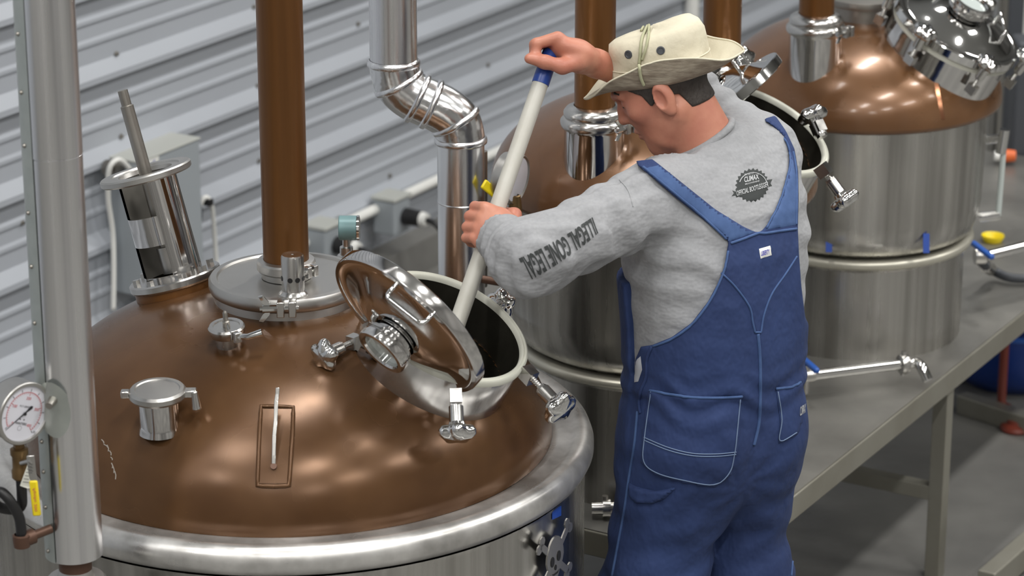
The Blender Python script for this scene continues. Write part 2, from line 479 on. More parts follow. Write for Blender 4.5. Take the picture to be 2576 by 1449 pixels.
# embossed slot with its steel lever
def on_dome(px, py, off=0):
    l, n_ = hit(DOME1, px, py); return l + n_ * off
fr = []
cs = [(657, 1023), (738, 1026), (736, 1090), (731, 1165), (727, 1222), (690, 1224), (648, 1222), (650, 1165), (653, 1090)]
slot_pts = []
for i in range(len(cs)):
    a_, b_ = cs[i], cs[(i + 1) % len(cs)]
    for k in range(4): slot_pts.append(on_dome(a_[0] + (b_[0] - a_[0]) * k / 4, a_[1] + (b_[1] - a_[1]) * k / 4, .002))
sl = MB().tube(slot_pts, .0042, 8, closed=True).build('embossed_slot', 'copper_dome', still, 180)
g = []
for i in range(9):
    t = i / 8; row = []
    for k in range(5):
        s = k / 4
        x0 = 660 + (653 - 660) * t; x1 = 734 + (722 - 734) * t
        row.append(on_dome(x0 + (x1 - x0) * s, 1030 + (1216 - 1030) * t, .0022))
    g.append(row)
V = [q for r_ in g for q in r_]; F = [(i * 5 + k, i * 5 + k + 1, (i + 1) * 5 + k + 1, (i + 1) * 5 + k) for i in range(8) for k in range(4)]
obj('slot_panel', V, F, 'copper_bright' if False else 'copper_dome', sl, 180)
base = on_dome(689, 1172, .003)
lo_, ln = hit(DOME1, 692, 1100)
bar = [on_dome(689, 1176, .004), on_dome(690, 1150, .010), on_dome(692, 1110, .022)]
top_ = PY(695, 1010, on_dome(694, 1060).y - .008)
bar += [PY(693.5, 1060, on_dome(693, 1085).y - .012), top_, top_ + Vector((.0015, .012, .010)), top_ + Vector((.002, .016, .020))]
mb = MB()
for a_, b_ in zip(bar[:-1], bar[1:]):
    d = (b_ - a_); mb.box(frame_xyz((a_ + b_) / 2, *(lambda z_: (RIGHT, z_.cross(RIGHT).normalized(), z_))(d.normalized())), .0075, .005, d.length + .003)
mb.build('slot_lever', 'steel', sl, 20, .001)
MB().cyl(on_dome(689, 1175, -.002), on_dome(689, 1175, .008), .006, seg=12).build('pivot', 'iron_brown', sl)
# hatch lid, swung open
LN = Vector((-.633, -.564, -.531)).normalized()
LC = PD(1018, 822, 5.34)
ML = frame(LC, LN, RIGHT)
lr = .1735
lid = thing('hatch_lid', (0, 0, 0), 'x', 'x')
for k_ in ('label', 'category'): del lid[k_]
lid.parent = still; lid.location = (0, 0, 0)
MB().lathe([(lr - .014, -.027), (lr - .002, -.027), (lr, -.025), (lr, -.003), (lr - .002, 0), (lr - .010, 0)], ML, 120).build('lid_band', 'steel_polished', lid, 35)
MB().lathe([(lr - .010, 0), (lr - .013, -.003), (lr - .020, -.004), (lr - .032, -.002), (.12, .004), (.10, .014), (.075, .024), (.06, .028), (.046, .029)], ML, 120).build('lid_face', 'chrome', lid, 50)
MB().lathe([(0, -.014), (.10, -.016), (lr - .014, -.027)], ML, 96).build('lid_underside', 'steel', lid, 50)
sg = MB().lathe([(.041, .020), (.041, .040), (.052, .041), (.054, .044), (.054, .068), (.052, .071), (.043, .071), (.040, .067), (.040, .058)], ML, 64).build('sight_glass', 'steel_polished', lid, 35)
MB().lathe([(0, .059), (.040, .059)], ML, 48).build('glass', 'glass_pale', lid)
f1 = PP(1000, 712, LC + LN * .002, LN); f2 = PP(1093, 785, LC + LN * .004, LN)
h1 = f1 + LN * .034; h2 = f2 + LN * .034; e = (f2 - f1).normalized() * .006
MB().tube([f1, f1 + LN * .022, h1 - LN * .004 + e * .3, h1 + e, h1 + e * 2, h2 - e * 2, h2 - e, h2 - LN * .004 - e * .3, f2 + LN * .022, f2], .0042, 12).build('handle', 'chrome', lid, 180)
# swing bolts round the hatch
swing_bolt(still, PD(893, 858, 5.50), PD(803, 899, 5.42))
swing_bolt(still, PD(1146, 994, 5.36), PD(1151, 1112, 5.33), 1.12)
swing_bolt(still, PD(1327, 940, 5.50), PD(1422, 1040, 5.44), 1.12)
swing_bolt(still, PD(1240, 775, 5.66), PD(1272, 757, 5.70))
# blue tape and skull badge on the jacket
def on_jacket(px, py, off=.001):
    # ray / vertical cylinder of radius .600
    d = ray(px, py); ox, oy = CAM.x - X1, CAM.y - Y1; R = .600 + off
    a_ = d.x * d.x + d.y * d.y; b_ = 2 * (ox * d.x + oy * d.y); c_ = ox * ox + oy * oy - R * R
    s = (-b_ - math.sqrt(b_ * b_ - 4 * a_ * c_)) / (2 * a_); return CAM + d * s
mb = MB()
V = []; F = []
for i in range(5):
    for k in range(2):
        V.append(on_jacket(1389 + 23 * i / 4, (1283 - 11 * i / 4) + k * 25, .001))
F = [(i * 2, i * 2 + 1, i * 2 + 3, i * 2 + 2) for i in range(4)]
obj('tape', V, F, 'tape_blue', still, 180)
bp_ = on_jacket(1393, 1405, .010); bn = Vector((bp_.x - X1, bp_.y - Y1, 0)).normalized()
bx = Vector((0, 0, 1)).cross(bn).normalized()
MBd = frame_xyz(bp_, bx, (0, 0, 1), bn)
skull = []
for i in range(28):
    a = math.pi * 2 * i / 28; x, y = math.cos(a), math.sin(a)
    w_ = .034 if y > -.1 else .034 - .014 * min(1, (-y - .1) * 1.6)
    skull.append((x * w_, y * .048))
bad = MB().prism(skull, MBd, .004)
for s in (1, -1):
    dirv = Vector((.060 * s, -.052)); d2 = dirv.normalized(); n2 = Vector((-d2.y, d2.x))
    a0 = -dirv * .95; b0 = dirv * .95
    bad.prism([tuple(a0 + n2 * .007), tuple(a0 - n2 * .007), tuple(b0 - n2 * .007), tuple(b0 + n2 * .007)], MBd, .003)
    for e0 in (a0, b0):
        for t in (1, -1):
            c0 = e0 + n2 * .009 * t
            bad.prism([tuple(c0 + Vector((math.cos(i * .7854), math.sin(i * .7854))) * .0105) for i in range(8)], MBd, .003)
bo = bad.build('skull_badge', 'steel_satin', still, 20)
ink = MB(); MI = frame_xyz(bp_ + bn * .0045, bx, (0, 0, 1), bn)
for (cx, cy, rx, ry) in ((-.013, -.002, .0075, .011), (.013, .002, .0075, .011), (0, -.018, .004, .006)):
    ink.prism([(cx + rx * math.cos(i * .524), cy + ry * math.sin(i * .524)) for i in range(12)], MI, .0006)
ink.prism([(-.016, -.028), (-.008, -.033), (.008, -.033), (.016, -.027), (.008, -.030), (-.008, -.030)], MI, .0006)
ink.build('skull_holes', 'ink_black', bo, 0)
# scale and drip stains: a few scratches chalked on the copper
mb = MB()
for (x0, y0, x1, y1) in ((256, 1106, 262, 1116), (262, 1118, 272, 1126), (270, 1120, 273, 1136), (276, 1134, 280, 1146), (279, 1150, 283, 1158), (281, 1165, 283, 1178), (284, 1172, 287, 1190), (289, 1185, 291, 1206)):
    mb.tube([on_dome(x0, y0, .0006), on_dome((x0 + x1) / 2 + 2, (y0 + y1) / 2, .0006), on_dome(x1, y1, .0006)], .0011, 5)
mb.build('chalk_marks', 'chalk', still)

# column on the collar plate
col = thing('copper_column', (X1, Y1, zc), 'tall brown copper column clamped on the large still\'s round plate', 'pipe', 'copper columns')
MB().lathe([(.0455, .03), (.0455, 2.6)], MT, 64).build('pipe', 'copper_pipe', col)
MB().lathe([(.050, -.002), (.050, .010), (.056, .012), (.059, .016), (.059, .030), (.056, .034), (.046, .036)], MT, 48).build('base_clamp', 'steel_satin', col, 35)
clamp_block(col, (X1 + .052, Y1 - .040, zc + .022), Vector((.7, .7, 0)), Vector((.7, -.7, 0)), Vector((0, 0, 1)), .75)

# agitator mount, tilted, on the left of the dome
AN = Vector((-.242, .12, .963)).normalized()
AT = PY(368, 442, 0); 
# base point on the dome
ab = PY(442, 706, Y1 + .13)
at = ab + AN * .232
ag = thing('agitator_mount', ab, 'slotted steel agitator housing with a bare shaft, tilted on the large still', 'machine part')
MA = frame(ab, AN, TOC)
MB().lathe([(.088, -.05), (.088, .0)], MA, 64).build('copper_base', 'copper_pipe', ag)
bf = MB().lathe([(.06, -.004), (.092, -.004), (.095, 0), (.095, .011), (.092, .014), (.06, .014)], MA, 64).build('base_flange', 'steel', ag, 35)
for i in range(8):
    a = i * math.pi / 4 + .2
    MB().cyl(MA @ Vector((.078 * math.cos(a), .078 * math.sin(a), .012)), MA @ Vector((.078 * math.cos(a), .078 * math.sin(a), .024)), .008, seg=6).build('bolt', 'steel', bf)
MB().lathe([(.058, .222), (.092, .222), (.095, .225), (.095, .234), (.092, .237), (.072, .237), (.070, .234), (.056, .234), (.054, .225)], MA, 64).build('top_flange', 'steel_satin', ag, 35)
# housing with windows
V = []; F = []; segs = 72; zs = np.linspace(.012, .224, 40); R0 = .0605
# azimuth of the camera side in this frame is 0 (hint TOC); image-left is at
lft = (RIGHT * -1); xl = (lft.dot(MA.col[0].xyz), lft.dot(MA.col[1].xyz)); azl = math.atan2(xl[1], xl[0])
def window(z, a):
    d = (a - azl * .40 + math.pi) % (2 * math.pi) - math.pi
    d2 = (a - azl * .55 - math.pi + math.pi) % (2 * math.pi) - math.pi
    for zz0, zz1 in ((.022, .090), (.150, .220)):
        if zz0 < z < zz1 and abs(d) < .74: return True
    return False
for R_ in (R0, R0 - .005):
    V = []; F = []; b0 = 0
    for z in zs:
        for k in range(segs):
            a = 2 * math.pi * k / segs; V.append(MA @ Vector((R_ * math.cos(a), R_ * math.sin(a), z)))
    for i in range(len(zs) - 1):
        for k in range(segs):
            if window((zs[i] + zs[i + 1]) / 2, 2 * math.pi * (k + .5) / segs): continue
            F.append((b0 + i * segs + k, b0 + i * segs + (k + 1) % segs, b0 + (i + 1) * segs + (k + 1) % segs, b0 + (i + 1) * segs + k))
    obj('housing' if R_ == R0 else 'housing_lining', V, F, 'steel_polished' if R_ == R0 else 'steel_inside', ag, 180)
MB().lathe([(.0135, .02), (.0135, .372), (.0105, .374), (.0105, .405), (0, .405)], MA, 24).build('shaft', 'steel_dull', ag, 35)
MB().lathe([(0, .02), (.021, .02), (.021, .075), (0, .075)], MA, 24).build('coupling', 'steel_satin', ag, 35)

# teal pressure switch behind the collar
ps = hit(DOME1, 905, 700)[0]
pb = PY(872, 655, Y1 + .30)
sw = thing('pressure_switch', pb, 'small teal cylindrical pressure switch on a steel stub behind the still plate', 'gauge')
MB().lathe([(.016, -.09), (.016, .0), (.019, .002), (.019, .012), (.014, .014), (.014, .030), (.008, .032), (.008, .05)], Matrix.Translation(pb), 24).build('stub', 'steel', sw, 35)
hc = pb + Vector((.006, 0, .072))
MB().cyl(hc - Vector((.021, 0, 0)), hc + Vector((.017, 0, 0)), .026, seg=36).build('body', 'teal_paint', sw, 35, .002)
MB().lathe([(.0265, 0), (.0265, .005), (.022, .006), (0, .004)], frame(hc + Vector((.017, 0, 0)), RIGHT), 36).build('bezel', 'chrome', sw, 35)
MB().lathe([(.03, -.02), (.03, -.008), (.026, -.004), (0, -.004)], Matrix.Translation(pb + Vector((.035, -.01, -.01))), 24).build('clamp', 'steel', sw, 35)

# ================================================================== CLAD PIPE WITH GAUGE (front left)
GY = 4.72
gp = PY(150, 700, GY); GX = gp.x
zb = PY(187, 1392, GY).z
GR = .0512
cl = thing('clad_pipe', (GX, GY, zb), 'vertical aluminium-clad pipe with a riveted seam strip beside the pressure gauge', 'pipe')
MG = Matrix.Translation((GX, GY, 0))
zs_ = PY(150, 385, GY).z
MB().lathe([(GR - .004, zb + .002), (GR, zb), (GR, zs_ - .001), (GR - .0012, zs_), (GR + .0006, zs_ + .001), (GR + .0006, 3.4)], MG, 96).build('cladding', 'aluminium', cl, 40)
def arc_sheet(mb, r, a0, a1, z0, z1, n=10):
    V = []; 
    for i in range(n + 1):
        a = math.radians(a0 + (a1 - a0) * i / n)
        for z in (z0, z1): V.append((GX + r * math.cos(a), GY + r * math.sin(a), z))
    mb.add(V, [(i * 2, i * 2 + 2, i * 2 + 3, i * 2 + 1) for i in range(n)])
mb = MB(); arc_sheet(mb, GR + .0018, 170, 238, zb, 3.4); mb.build('seam_strip', 'galvanised', cl)
for (px, py) in ((55, 85), (67, 232), (73, 366), (90, 535), (97, 670), (108, 812), (118, 1110), (126, 1186), (130, 1275), (133, 1385)):
    a = math.radians(217); z = PY(px, py, GY - GR * .6).z
    d = Vector((math.cos(a), math.sin(a), 0))
    MB().lathe([(.0042, 0), (.0042, .001), (.0025, .0035), (0, .004)], frame(Vector((GX, GY, z)) + d * (GR + .0018), d), 10).build('screw', 'steel_dull', cl)
# stub and flange below the cladding
MB().lathe([(.028, -.09), (.030, -.03), (.030, .01)], Matrix.Translation((GX, GY, zb)), 32).build('pipe_stub', 'iron_brown', cl)
MB().lathe([(0, -.07), (.052, -.07), (.055, -.066), (.055, -.052), (.050, -.046), (.034, -.044), (.030, -.030)], Matrix.Translation((GX, GY, zb)), 40).build('flange', 'steel_satin', cl, 40)
MB().lathe([(.030, FZ - zb), (.030, -.07)], Matrix.Translation((GX, GY, zb)), 24).build('riser', 'steel_dull', cl)
# flared patch where the gauge take-off leaves
a = math.radians(256); d = Vector((math.cos(a), math.sin(a), 0)); zpt = PY(135, 1022, GY - .04).z
pt = Vector((GX, GY, zpt)) + d * (GR + .004)
V = [pt + d * .004]; F = []
up = Vector((0, 0, 1)); sx = up.cross(d).normalized()
for i in range(28):
    t = 2 * math.pi * i / 28
    r_ = (.034 if math.cos(t) * .7 - math.sin(t) * .3 < .4 else .030)
    h = .052 * math.sin(t) ; wv = r_ * math.cos(t)
    V.append(pt + sx * wv + up * (h - .006 * math.cos(t)) - d * (wv * wv * 9) + d * .006)
F = [(0, i, i % 28 + 1) for i in range(1, 29)]
obj('patch', V, F, 'galvanised', cl, 180)
MB().cyl(pt + d * .002 + up * .018, pt + d * .022 + up * .014, .009, .007, 10).build('plug', 'steel_dull', cl)

# pressure gauge assembly
gn = Vector((.738, -.672, -.065)).normalized()
gc = PD(62, 1041, 4.98)
gt = thing('pressure_gauge', gc, 'round white-faced pressure gauge on a brass valve and black siphon at the clad pipe', 'gauge')
gu = (UPI - gn * UPI.dot(gn)); 
# dial-up direction: slightly leaning as in the picture
gu = (gu + RIGHT * .25); gu = (gu - gn * gu.dot(gn)).normalized(); gx = gu.cross(gn).normalized()
MGf = frame_xyz(gc, gx, gu, gn); k = .0555
MB().lathe([(0, -.046), (k - .004, -.046), (k - .001, -.042), (k, -.036), (k, -.006), (k + .0025, -.004), (k + .0025, .0), (k + .001, .002), (k - .004, .002), (k - .005, -.003)], MGf, 72).build('case', 'steel_satin', gt, 35)
face = MB().lathe([(k - .004, -.002), (0, -.002)], MGf, 64).build('dial', 'dial_white', gt)
def arc2d(r0, r1, a0, a1, n=40):
    V = []; F = []
    for i in range(n + 1):
        a = math.radians(a0 + (a1 - a0) * i / n)
        for r in (r0, r1): V.append((r * math.cos(a), r * math.sin(a)))
    F = [(i * 2, i * 2 + 1, i * 2 + 3, i * 2 + 2) for i in range(n)]
    return V, F
def flat(mb, VF, M, z=0): mb.add([M @ Vector((v[0], v[1], z)) for v in VF[0]], VF[1])
mr = MB(); flat(mr, arc2d(.0385, .0395, -45, 225), MGf, -.0015)
mk_ = MB()
for i in range(41):
    a = 225 - 270 * i / 40; L = .006 if i % 10 == 0 else .003
    dx, dy = math.cos(math.radians(a)), math.sin(math.radians(a)); w_ = .0005 if i % 10 == 0 else .0003
    flat(mr, ([((.0385 - L) * dx - w_ * dy, (.0385 - L) * dy + w_ * dx), ((.0385 - L) * dx + w_ * dy, (.0385 - L) * dy - w_ * dx), (.0385 * dx + w_ * dy, .0385 * dy - w_ * dx), (.0385 * dx - w_ * dy, .0385 * dy + w_ * dx)], [(0, 1, 2, 3)]), MGf, -.0014)
    if i % 4 == 0:
        flat(mk_, ([(.0405 * dx - .0005 * dy, .0405 * dy + .0005 * dx), (.0405 * dx + .0005 * dy, .0405 * dy - .0005 * dx), (.0455 * dx + .0005 * dy, .0455 * dy - .0005 * dx), (.0455 * dx - .0005 * dy, .0455 * dy + .0005 * dx)], [(0, 1, 2, 3)]), MGf, -.0014)
for i, t in enumerate(('0', '100', '200', '300', '400')):
    a = math.radians(225 - 270 * i / 4)
    text_on_plane(mr, t, MGf @ Matrix.Translation((.028 * math.cos(a), .028 * math.sin(a), -.0014)), .0055)
text_on_plane(mk_, 'PCT-SERIES', MGf @ Matrix.Translation((-.003, .0125, -.0014)), .0035)
text_on_plane(mk_, 'WINTERS', MGf @ Matrix.Translation((0, -.0185, -.0014)), .0045, .01)
text_on_plane(mk_, '30', MGf @ Matrix.Translation((.036, -.030, -.0014)), .004)
flat(mk_, arc2d(.0042, .0046, 0, 360, 20), MGf @ Matrix.Translation((0, -.027, 0)), -.0014)
for s in (-1, 1): flat(mk_, ([(s * .0045 + .0014 * math.cos(i * .785), -.011 + .0014 * math.sin(i * .785)) for i in range(8)], [tuple(range(8))]), MGf, -.0014)
mr.build('red_scale', 'ink_red', face, 0); mk_.build('black_scale', 'ink_black', face, 0)
na = math.radians(228)
nd = Vector((math.cos(na), math.sin(na))); nq = Vector((-nd.y, nd.x))
ndl = MB(); ndl.prism([tuple(nd * .046), tuple(-nd * .006 - nq * .0012), tuple(-nd * .018 - nq * .003), tuple(-nd * .021), tuple(-nd * .018 + nq * .003), tuple(-nd * .006 + nq * .0012)], MGf @ Matrix.Translation((0, 0, -.001)), .001)
ndl.lathe([(.003, 0), (.003, .0025), (0, .0025)], MGf, 12)
ndl.build('needle', 'ink_black', face, 0)
MB().lathe([(k - .005, .0005), (k * .5, .0018), (0, .002)], MGf, 48)
# valve under the gauge
g0 = gc - gn * .022 - Vector((0, 0, k))
g1 = PY(53, 1206, g0.y - .002); g2 = PY(52, 1345, g0.y)
vx = g0.copy(); vb = Vector((g0.x, g0.y, g1.z))
MB().cyl(g0 + up * .006, g0 - up * .018, .010, seg=6).build('brass_nut', 'brass', gt, 20)
zt_, zl_ = g0.z - .016, g1.z
MB().lathe([(0, zl_), (.012, zl_), (.0155, zl_ + .004), (.0155, zl_ + .018), (.0135, zl_ + .022), (.0135, zt_ - .016), (.016, zt_ - .012), (.016, zt_ - .002), (.012, zt_), (0, zt_)], Matrix.Translation((g0.x, g0.y, 0)), 28).build('brass_valve', 'brass', gt, 35)
vm = Vector((g0.x, g0.y, (zl_ + zt_) / 2))
lv = PY(80, 1158, g0.y - .030)
MB().cyl(vm + Vector((.006, -.012, .006)), lv, .006, seg=10).build('valve_stem', 'steel', gt)
l2 = PY(84, 1212, g0.y - .032); l3 = PY(93, 1296, g0.y - .032)
def strap(mb, A, B, wv, wid, th):
    d_ = (B - A).normalized(); wv = (wv - d_ * wv.dot(d_)).normalized()
    mb.box(frame_xyz((A + B) / 2, wv, d_.cross(wv), d_), wid, th, (B - A).length + .002)
mb = MB(); strap(mb, lv + Vector((-.002, 0, .008)), l2, RIGHT, .014, .003); mb.build('lever', 'steel', gt, 20, .001)
mb = MB(); strap(mb, l2 + Vector((0, -.001, .002)), l3, RIGHT, .015, .007); lev = mb.build('lever_grip', 'yellow_plastic', gt, 30, .003)
mb = MB()
ld_ = (l3 - l2).normalized(); Mtx = frame_xyz((l2 + l3) / 2 + Vector((0, -.0052, 0)), ld_ * 1, Vector((0, 0, 1)).cross(Vector((0, 1, 0))) * 1, Vector((0, -1, 0)))
text_on_plane(mb, 'Apollo 200', Mtx, .005, 0, .045); mb.build('lever_print', 'ink_red', lev, 0)
tg = [PY(76, 1150, g0.y - .028), PY(50, 1222, g0.y - .036), PY(70, 1229, g0.y - .036), PY(84, 1226, g0.y - .034), PY(84, 1165, g0.y - .030)]
mb = MB(); mb.add(tg + [p_ + Vector((0, .0008, 0)) for p_ in tg], [(0, 1, 2, 3, 4), (9, 8, 7, 6, 5)] + [(i, 5 + i, 5 + (i + 1) % 5, (i + 1) % 5) for i in range(5)])
tagp = mb.build('paper_tag', 'paper', gt, 0)
mb = MB()
for i in range(6):
    y = 1172 + i * 8; x0 = 70 - i * 2.6
    mb.tube([PY(x0, y, g0.y - .0375), PY(x0 + 10 + (i % 3) * 3, y + 2, g0.y - .0375)], .0006, 4)
mb.build('tag_print', 'ink_black', tagp, 0)
# siphon: a black pigtail loop
s0 = Vector((g0.x, g0.y, zl_)); zb2 = PY(48, 1352, g0.y).z
L = PY(10, 1262, g0.y)
pts = [s0, s0 - up * .03, s0 - up * .055 + Vector((-.004, .010, 0)), Vector((s0.x - .018, s0.y + .016, L.z - .022)), Vector((L.x - .010, s0.y + .012, L.z - .016)), Vector((L.x - .022, s0.y, L.z + .006)), Vector((L.x - .004, s0.y - .012, L.z + .024)), Vector((s0.x - .020, s0.y - .018, L.z + .012)), Vector((s0.x - .006, s0.y - .016, L.z - .018)), Vector((s0.x - .003, s0.y - .014, zb2 + .03)), Vector((s0.x - .003, s0.y - .012, zb2))]
MB().tube(spline(pts, 8), .0095, 14).build('siphon', 'rubber_black', gt, 180)
e0 = Vector((s0.x - .003, s0.y - .012, zb2)); e1 = PY(128, 1330, GY - .045)
MB().lathe([(0, -.014), (.0145, -.012), (.016, .0), (.016, .010), (.0125, .012)], Matrix.Translation(e0), 24).cyl(e0, e0 + (e1 - e0).normalized() * .024, .0145, seg=20).build('elbow', 'iron_brown', gt, 40)
MB().cyl(e0 + (e1 - e0) * .2, e1, .0085, seg=16).build('nipple', 'iron_brown', gt)

# ================================================================== ALUMINIUM S-BEND DUCT
SY = 5.95
sp = [PY(990, -420, SY), PY(990, 158, SY), PY(1003, 208, SY), PY(1040, 242, SY), PY(1106, 272, SY), PY(1146, 304, SY), PY(1159, 352, SY), PY(1160, 700, SY)]
xs_up, xs_lo = sp[1].x, sp[6].x
sp[0].x = xs_up; sp[7].x = xs_lo
sd = thing('clad_duct', (xs_lo, SY, FZ), 'shiny aluminium-clad duct with an S-shaped double elbow against the corrugated wall', 'pipe')
sr = .0515
MB().tube([sp[0], sp[1]], sr, 48).build('upper_run', 'aluminium', sd, 40)
low = [sp[6], Vector((xs_lo, SY, FZ))]
MB().tube(low, sr, 48).build('lower_run', 'aluminium', sd, 40)
def gore(pts, name, r=sr + .001, mat='aluminium_crinkled'):
    MB().tube(pts, r, 48, cap=True).build(name, mat, sd, 30)
el = spline([sp[1], sp[2], sp[3], sp[4], sp[5], sp[6]], 6)
MB().tube(el, sr + .002, 48).build('elbow', 'aluminium_crinkled', sd, 180)
for i, (c, nrm) in enumerate(((sp[1], (sp[0] - sp[1])), (el[6], el[9] - el[3]), (el[13], el[15] - el[11]), (el[16], el[18] - el[14]), (el[24], el[27] - el[21]), (sp[6], Vector((0, 0, 1))))):
    MB().lathe([(sr + .001, -.008), (sr + .006, -.005), (sr + .0065, 0), (sr + .006, .005), (sr + .001, .008)], frame(c, nrm), 48).build('seam_bead', 'aluminium', sd, 60)
p = Vector((xs_lo, SY, PY(1160, 505, SY).z))
MB().lathe([(sr, -.002), (sr + .001, 0), (sr, .002)], frame(p, (0, 0, 1)), 48).build('seam_bead', 'aluminium', sd)

# ================================================================== WALL EQUIPMENT
bc = on_wall(405, 338, 0.0)
eb = thing('switch_box', on_wall(400, 560, .05), 'grey electrical switch box on the corrugated wall behind the agitator', 'switch box')
wb = .30; db = .13; hb = .42
cb = bc - WD * (wb / 2 - .02) + WN * (db / 2) - Vector((0, 0, hb / 2))
# left back top corner at bc - WD*wb
MB().box(frame_xyz(cb, WD, WN, (0, 0, 1)), wb, db, hb).build('cabinet', 'box_grey', eb, 0, .006)
MB().box(frame_xyz(cb + Vector((0, 0, hb / 2 + .002)), WD, WN, (0, 0, 1)), wb + .006, db + .006, .006).build('lid', 'box_top', eb, 0, .002)
fc = cb + WN * (db / 2 + .001)
stp = PP(385, 407, fc, WN)
st = MB().box(frame_xyz(stp, WD, WN, (0, 0, 1)), .055, .002, .03).build('sticker', 'white_plastic', eb, 0)
mb = MB(); text_on_plane(mb, '-4', frame_xyz(stp + WN * .0015, WD, (0, 0, 1), WN), .014, .02); mb.build('sticker_print', 'ink_blue', st, 0)
hp = cb + WD * (wb / 2 + .012) + WN * .02 + Vector((0, 0, -.03))
MB().lathe([(0, -.012), (.035, -.012), (.04, -.008), (.04, .008), (.035, .012), (0, .012)], frame_xyz(hp, (0, 0, 1), WN, WD) @ Matrix.Diagonal((1.5, .8, 1, 1)), 28).build('isolator_handle', 'dark_grey', eb, 35)
kb = on_wall(285, 420, .06)
MB().cyl(kb - WD * .02, kb + WD * .03, .028, .022, 20).cyl(kb - WD * .035, kb - WD * .02, .018, seg=14).build('cable_gland', 'steel_dull', eb, 35)
c1 = thing('white_cable', on_wall(285, 700, .03), 'white cable looping down the wall left of the switch box', 'cable', 'cables at the switch box')
MB().tube(spline([on_wall(330, 430, .10), on_wall(300, 402, .10), on_wall(275, 425, .09), on_wall(272, 500, .07), on_wall(283, 580, .06), on_wall(286, 660, .06), on_wall(285, 780, .06)], 8), .008, 10).build('sheath', 'white_plastic', c1, 180)
c2 = thing('white_hose', on_wall(530, 600, .03), 'thin white hose with a black clip right of the switch box', 'cable', 'cables at the switch box')
MB().tube(spline([on_wall(498, 585, .08), on_wall(503, 520, .09), on_wall(518, 496, .10), on_wall(533, 520, .10), on_wall(540, 600, .08), on_wall(545, 680, .07)], 8), .0075, 10).build('sheath', 'white_plastic', c2, 180)
MB().box(frame(on_wall(524, 508, .10), WN), .022, .022, .026).build('clip', 'rubber_black', c2, 0, .003)
# conduits and connector boxes low on the wall
cd = thing('white_conduit', on_wall(950, 545, .05), 'white conduit running along the corrugated wall behind the S-shaped duct', 'conduit')
A_, B_ = on_wall(770, 612, .05), on_wall(1120, 440, .05); B_.z = A_.z = (A_.z + B_.z) / 2
MB().cyl(A_ - WD * .5, B_ + WD * 1.5, .018, seg=16).build('tube', 'white_plastic', cd)
for t in (.25, .62):
    q = A_ + (B_ - A_) * t; MB().box(frame_xyz(q, WD, WN, (0, 0, 1)), .03, .05, .05).build('saddle', 'galvanised', cd, 0, .003)
def connector(px, py, label, cable):
    q = on_wall(px, py, .085)
    t = thing('connector_box', q, label, 'connector', 'wall connectors')
    MB().box(frame_xyz(q, WD, WN, (0, 0, 1)), .10, .09, .12).build('housing', 'box_grey', t, 0, .008)
    MB().box(frame_xyz(q + Vector((0, 0, .068)), WD, WN, (0, 0, 1)), .11, .10, .012).build('cover', 'box_top', t, 0, .003)
    s = q + WN * .05 + WD * .01
    MB().cyl(s, s + WN * .065, .030, .027, 24).build('plug', 'rubber_black', t, 35)
    MB().cyl(s + WN * .065, s + WN * .085, .026, .022, 24).build('plug_ring', 'white_plastic', t, 35)
    e_ = s + WN * .085
    MB().tube(spline([e_, e_ + WN * .04 + WD * .0 - up * .012, e_ + WN * .09 - up * .07, e_ + WN * .11 - up * .18, e_ + WN * .11 - up * .40], 8), .010, 10).build('cable', 'rubber_black', t, 180)
connector(985, 540, 'grey wall connector with a black plug and drooping black cable, nearer the S-shaped duct', True)
connector(812, 612, 'grey wall connector with a black plug, half hidden beside the copper column', True)
vc = thing('wall_conduit', on_wall(1740, 60, .03), 'thin white vertical conduit on the wall between two copper columns', 'conduit')
q = on_wall(1740, 30, .03)
MB().cyl((q.x, q.y, .1), (q.x, q.y, 5.5), .030, seg=14).build('tube', 'white_plastic', vc)

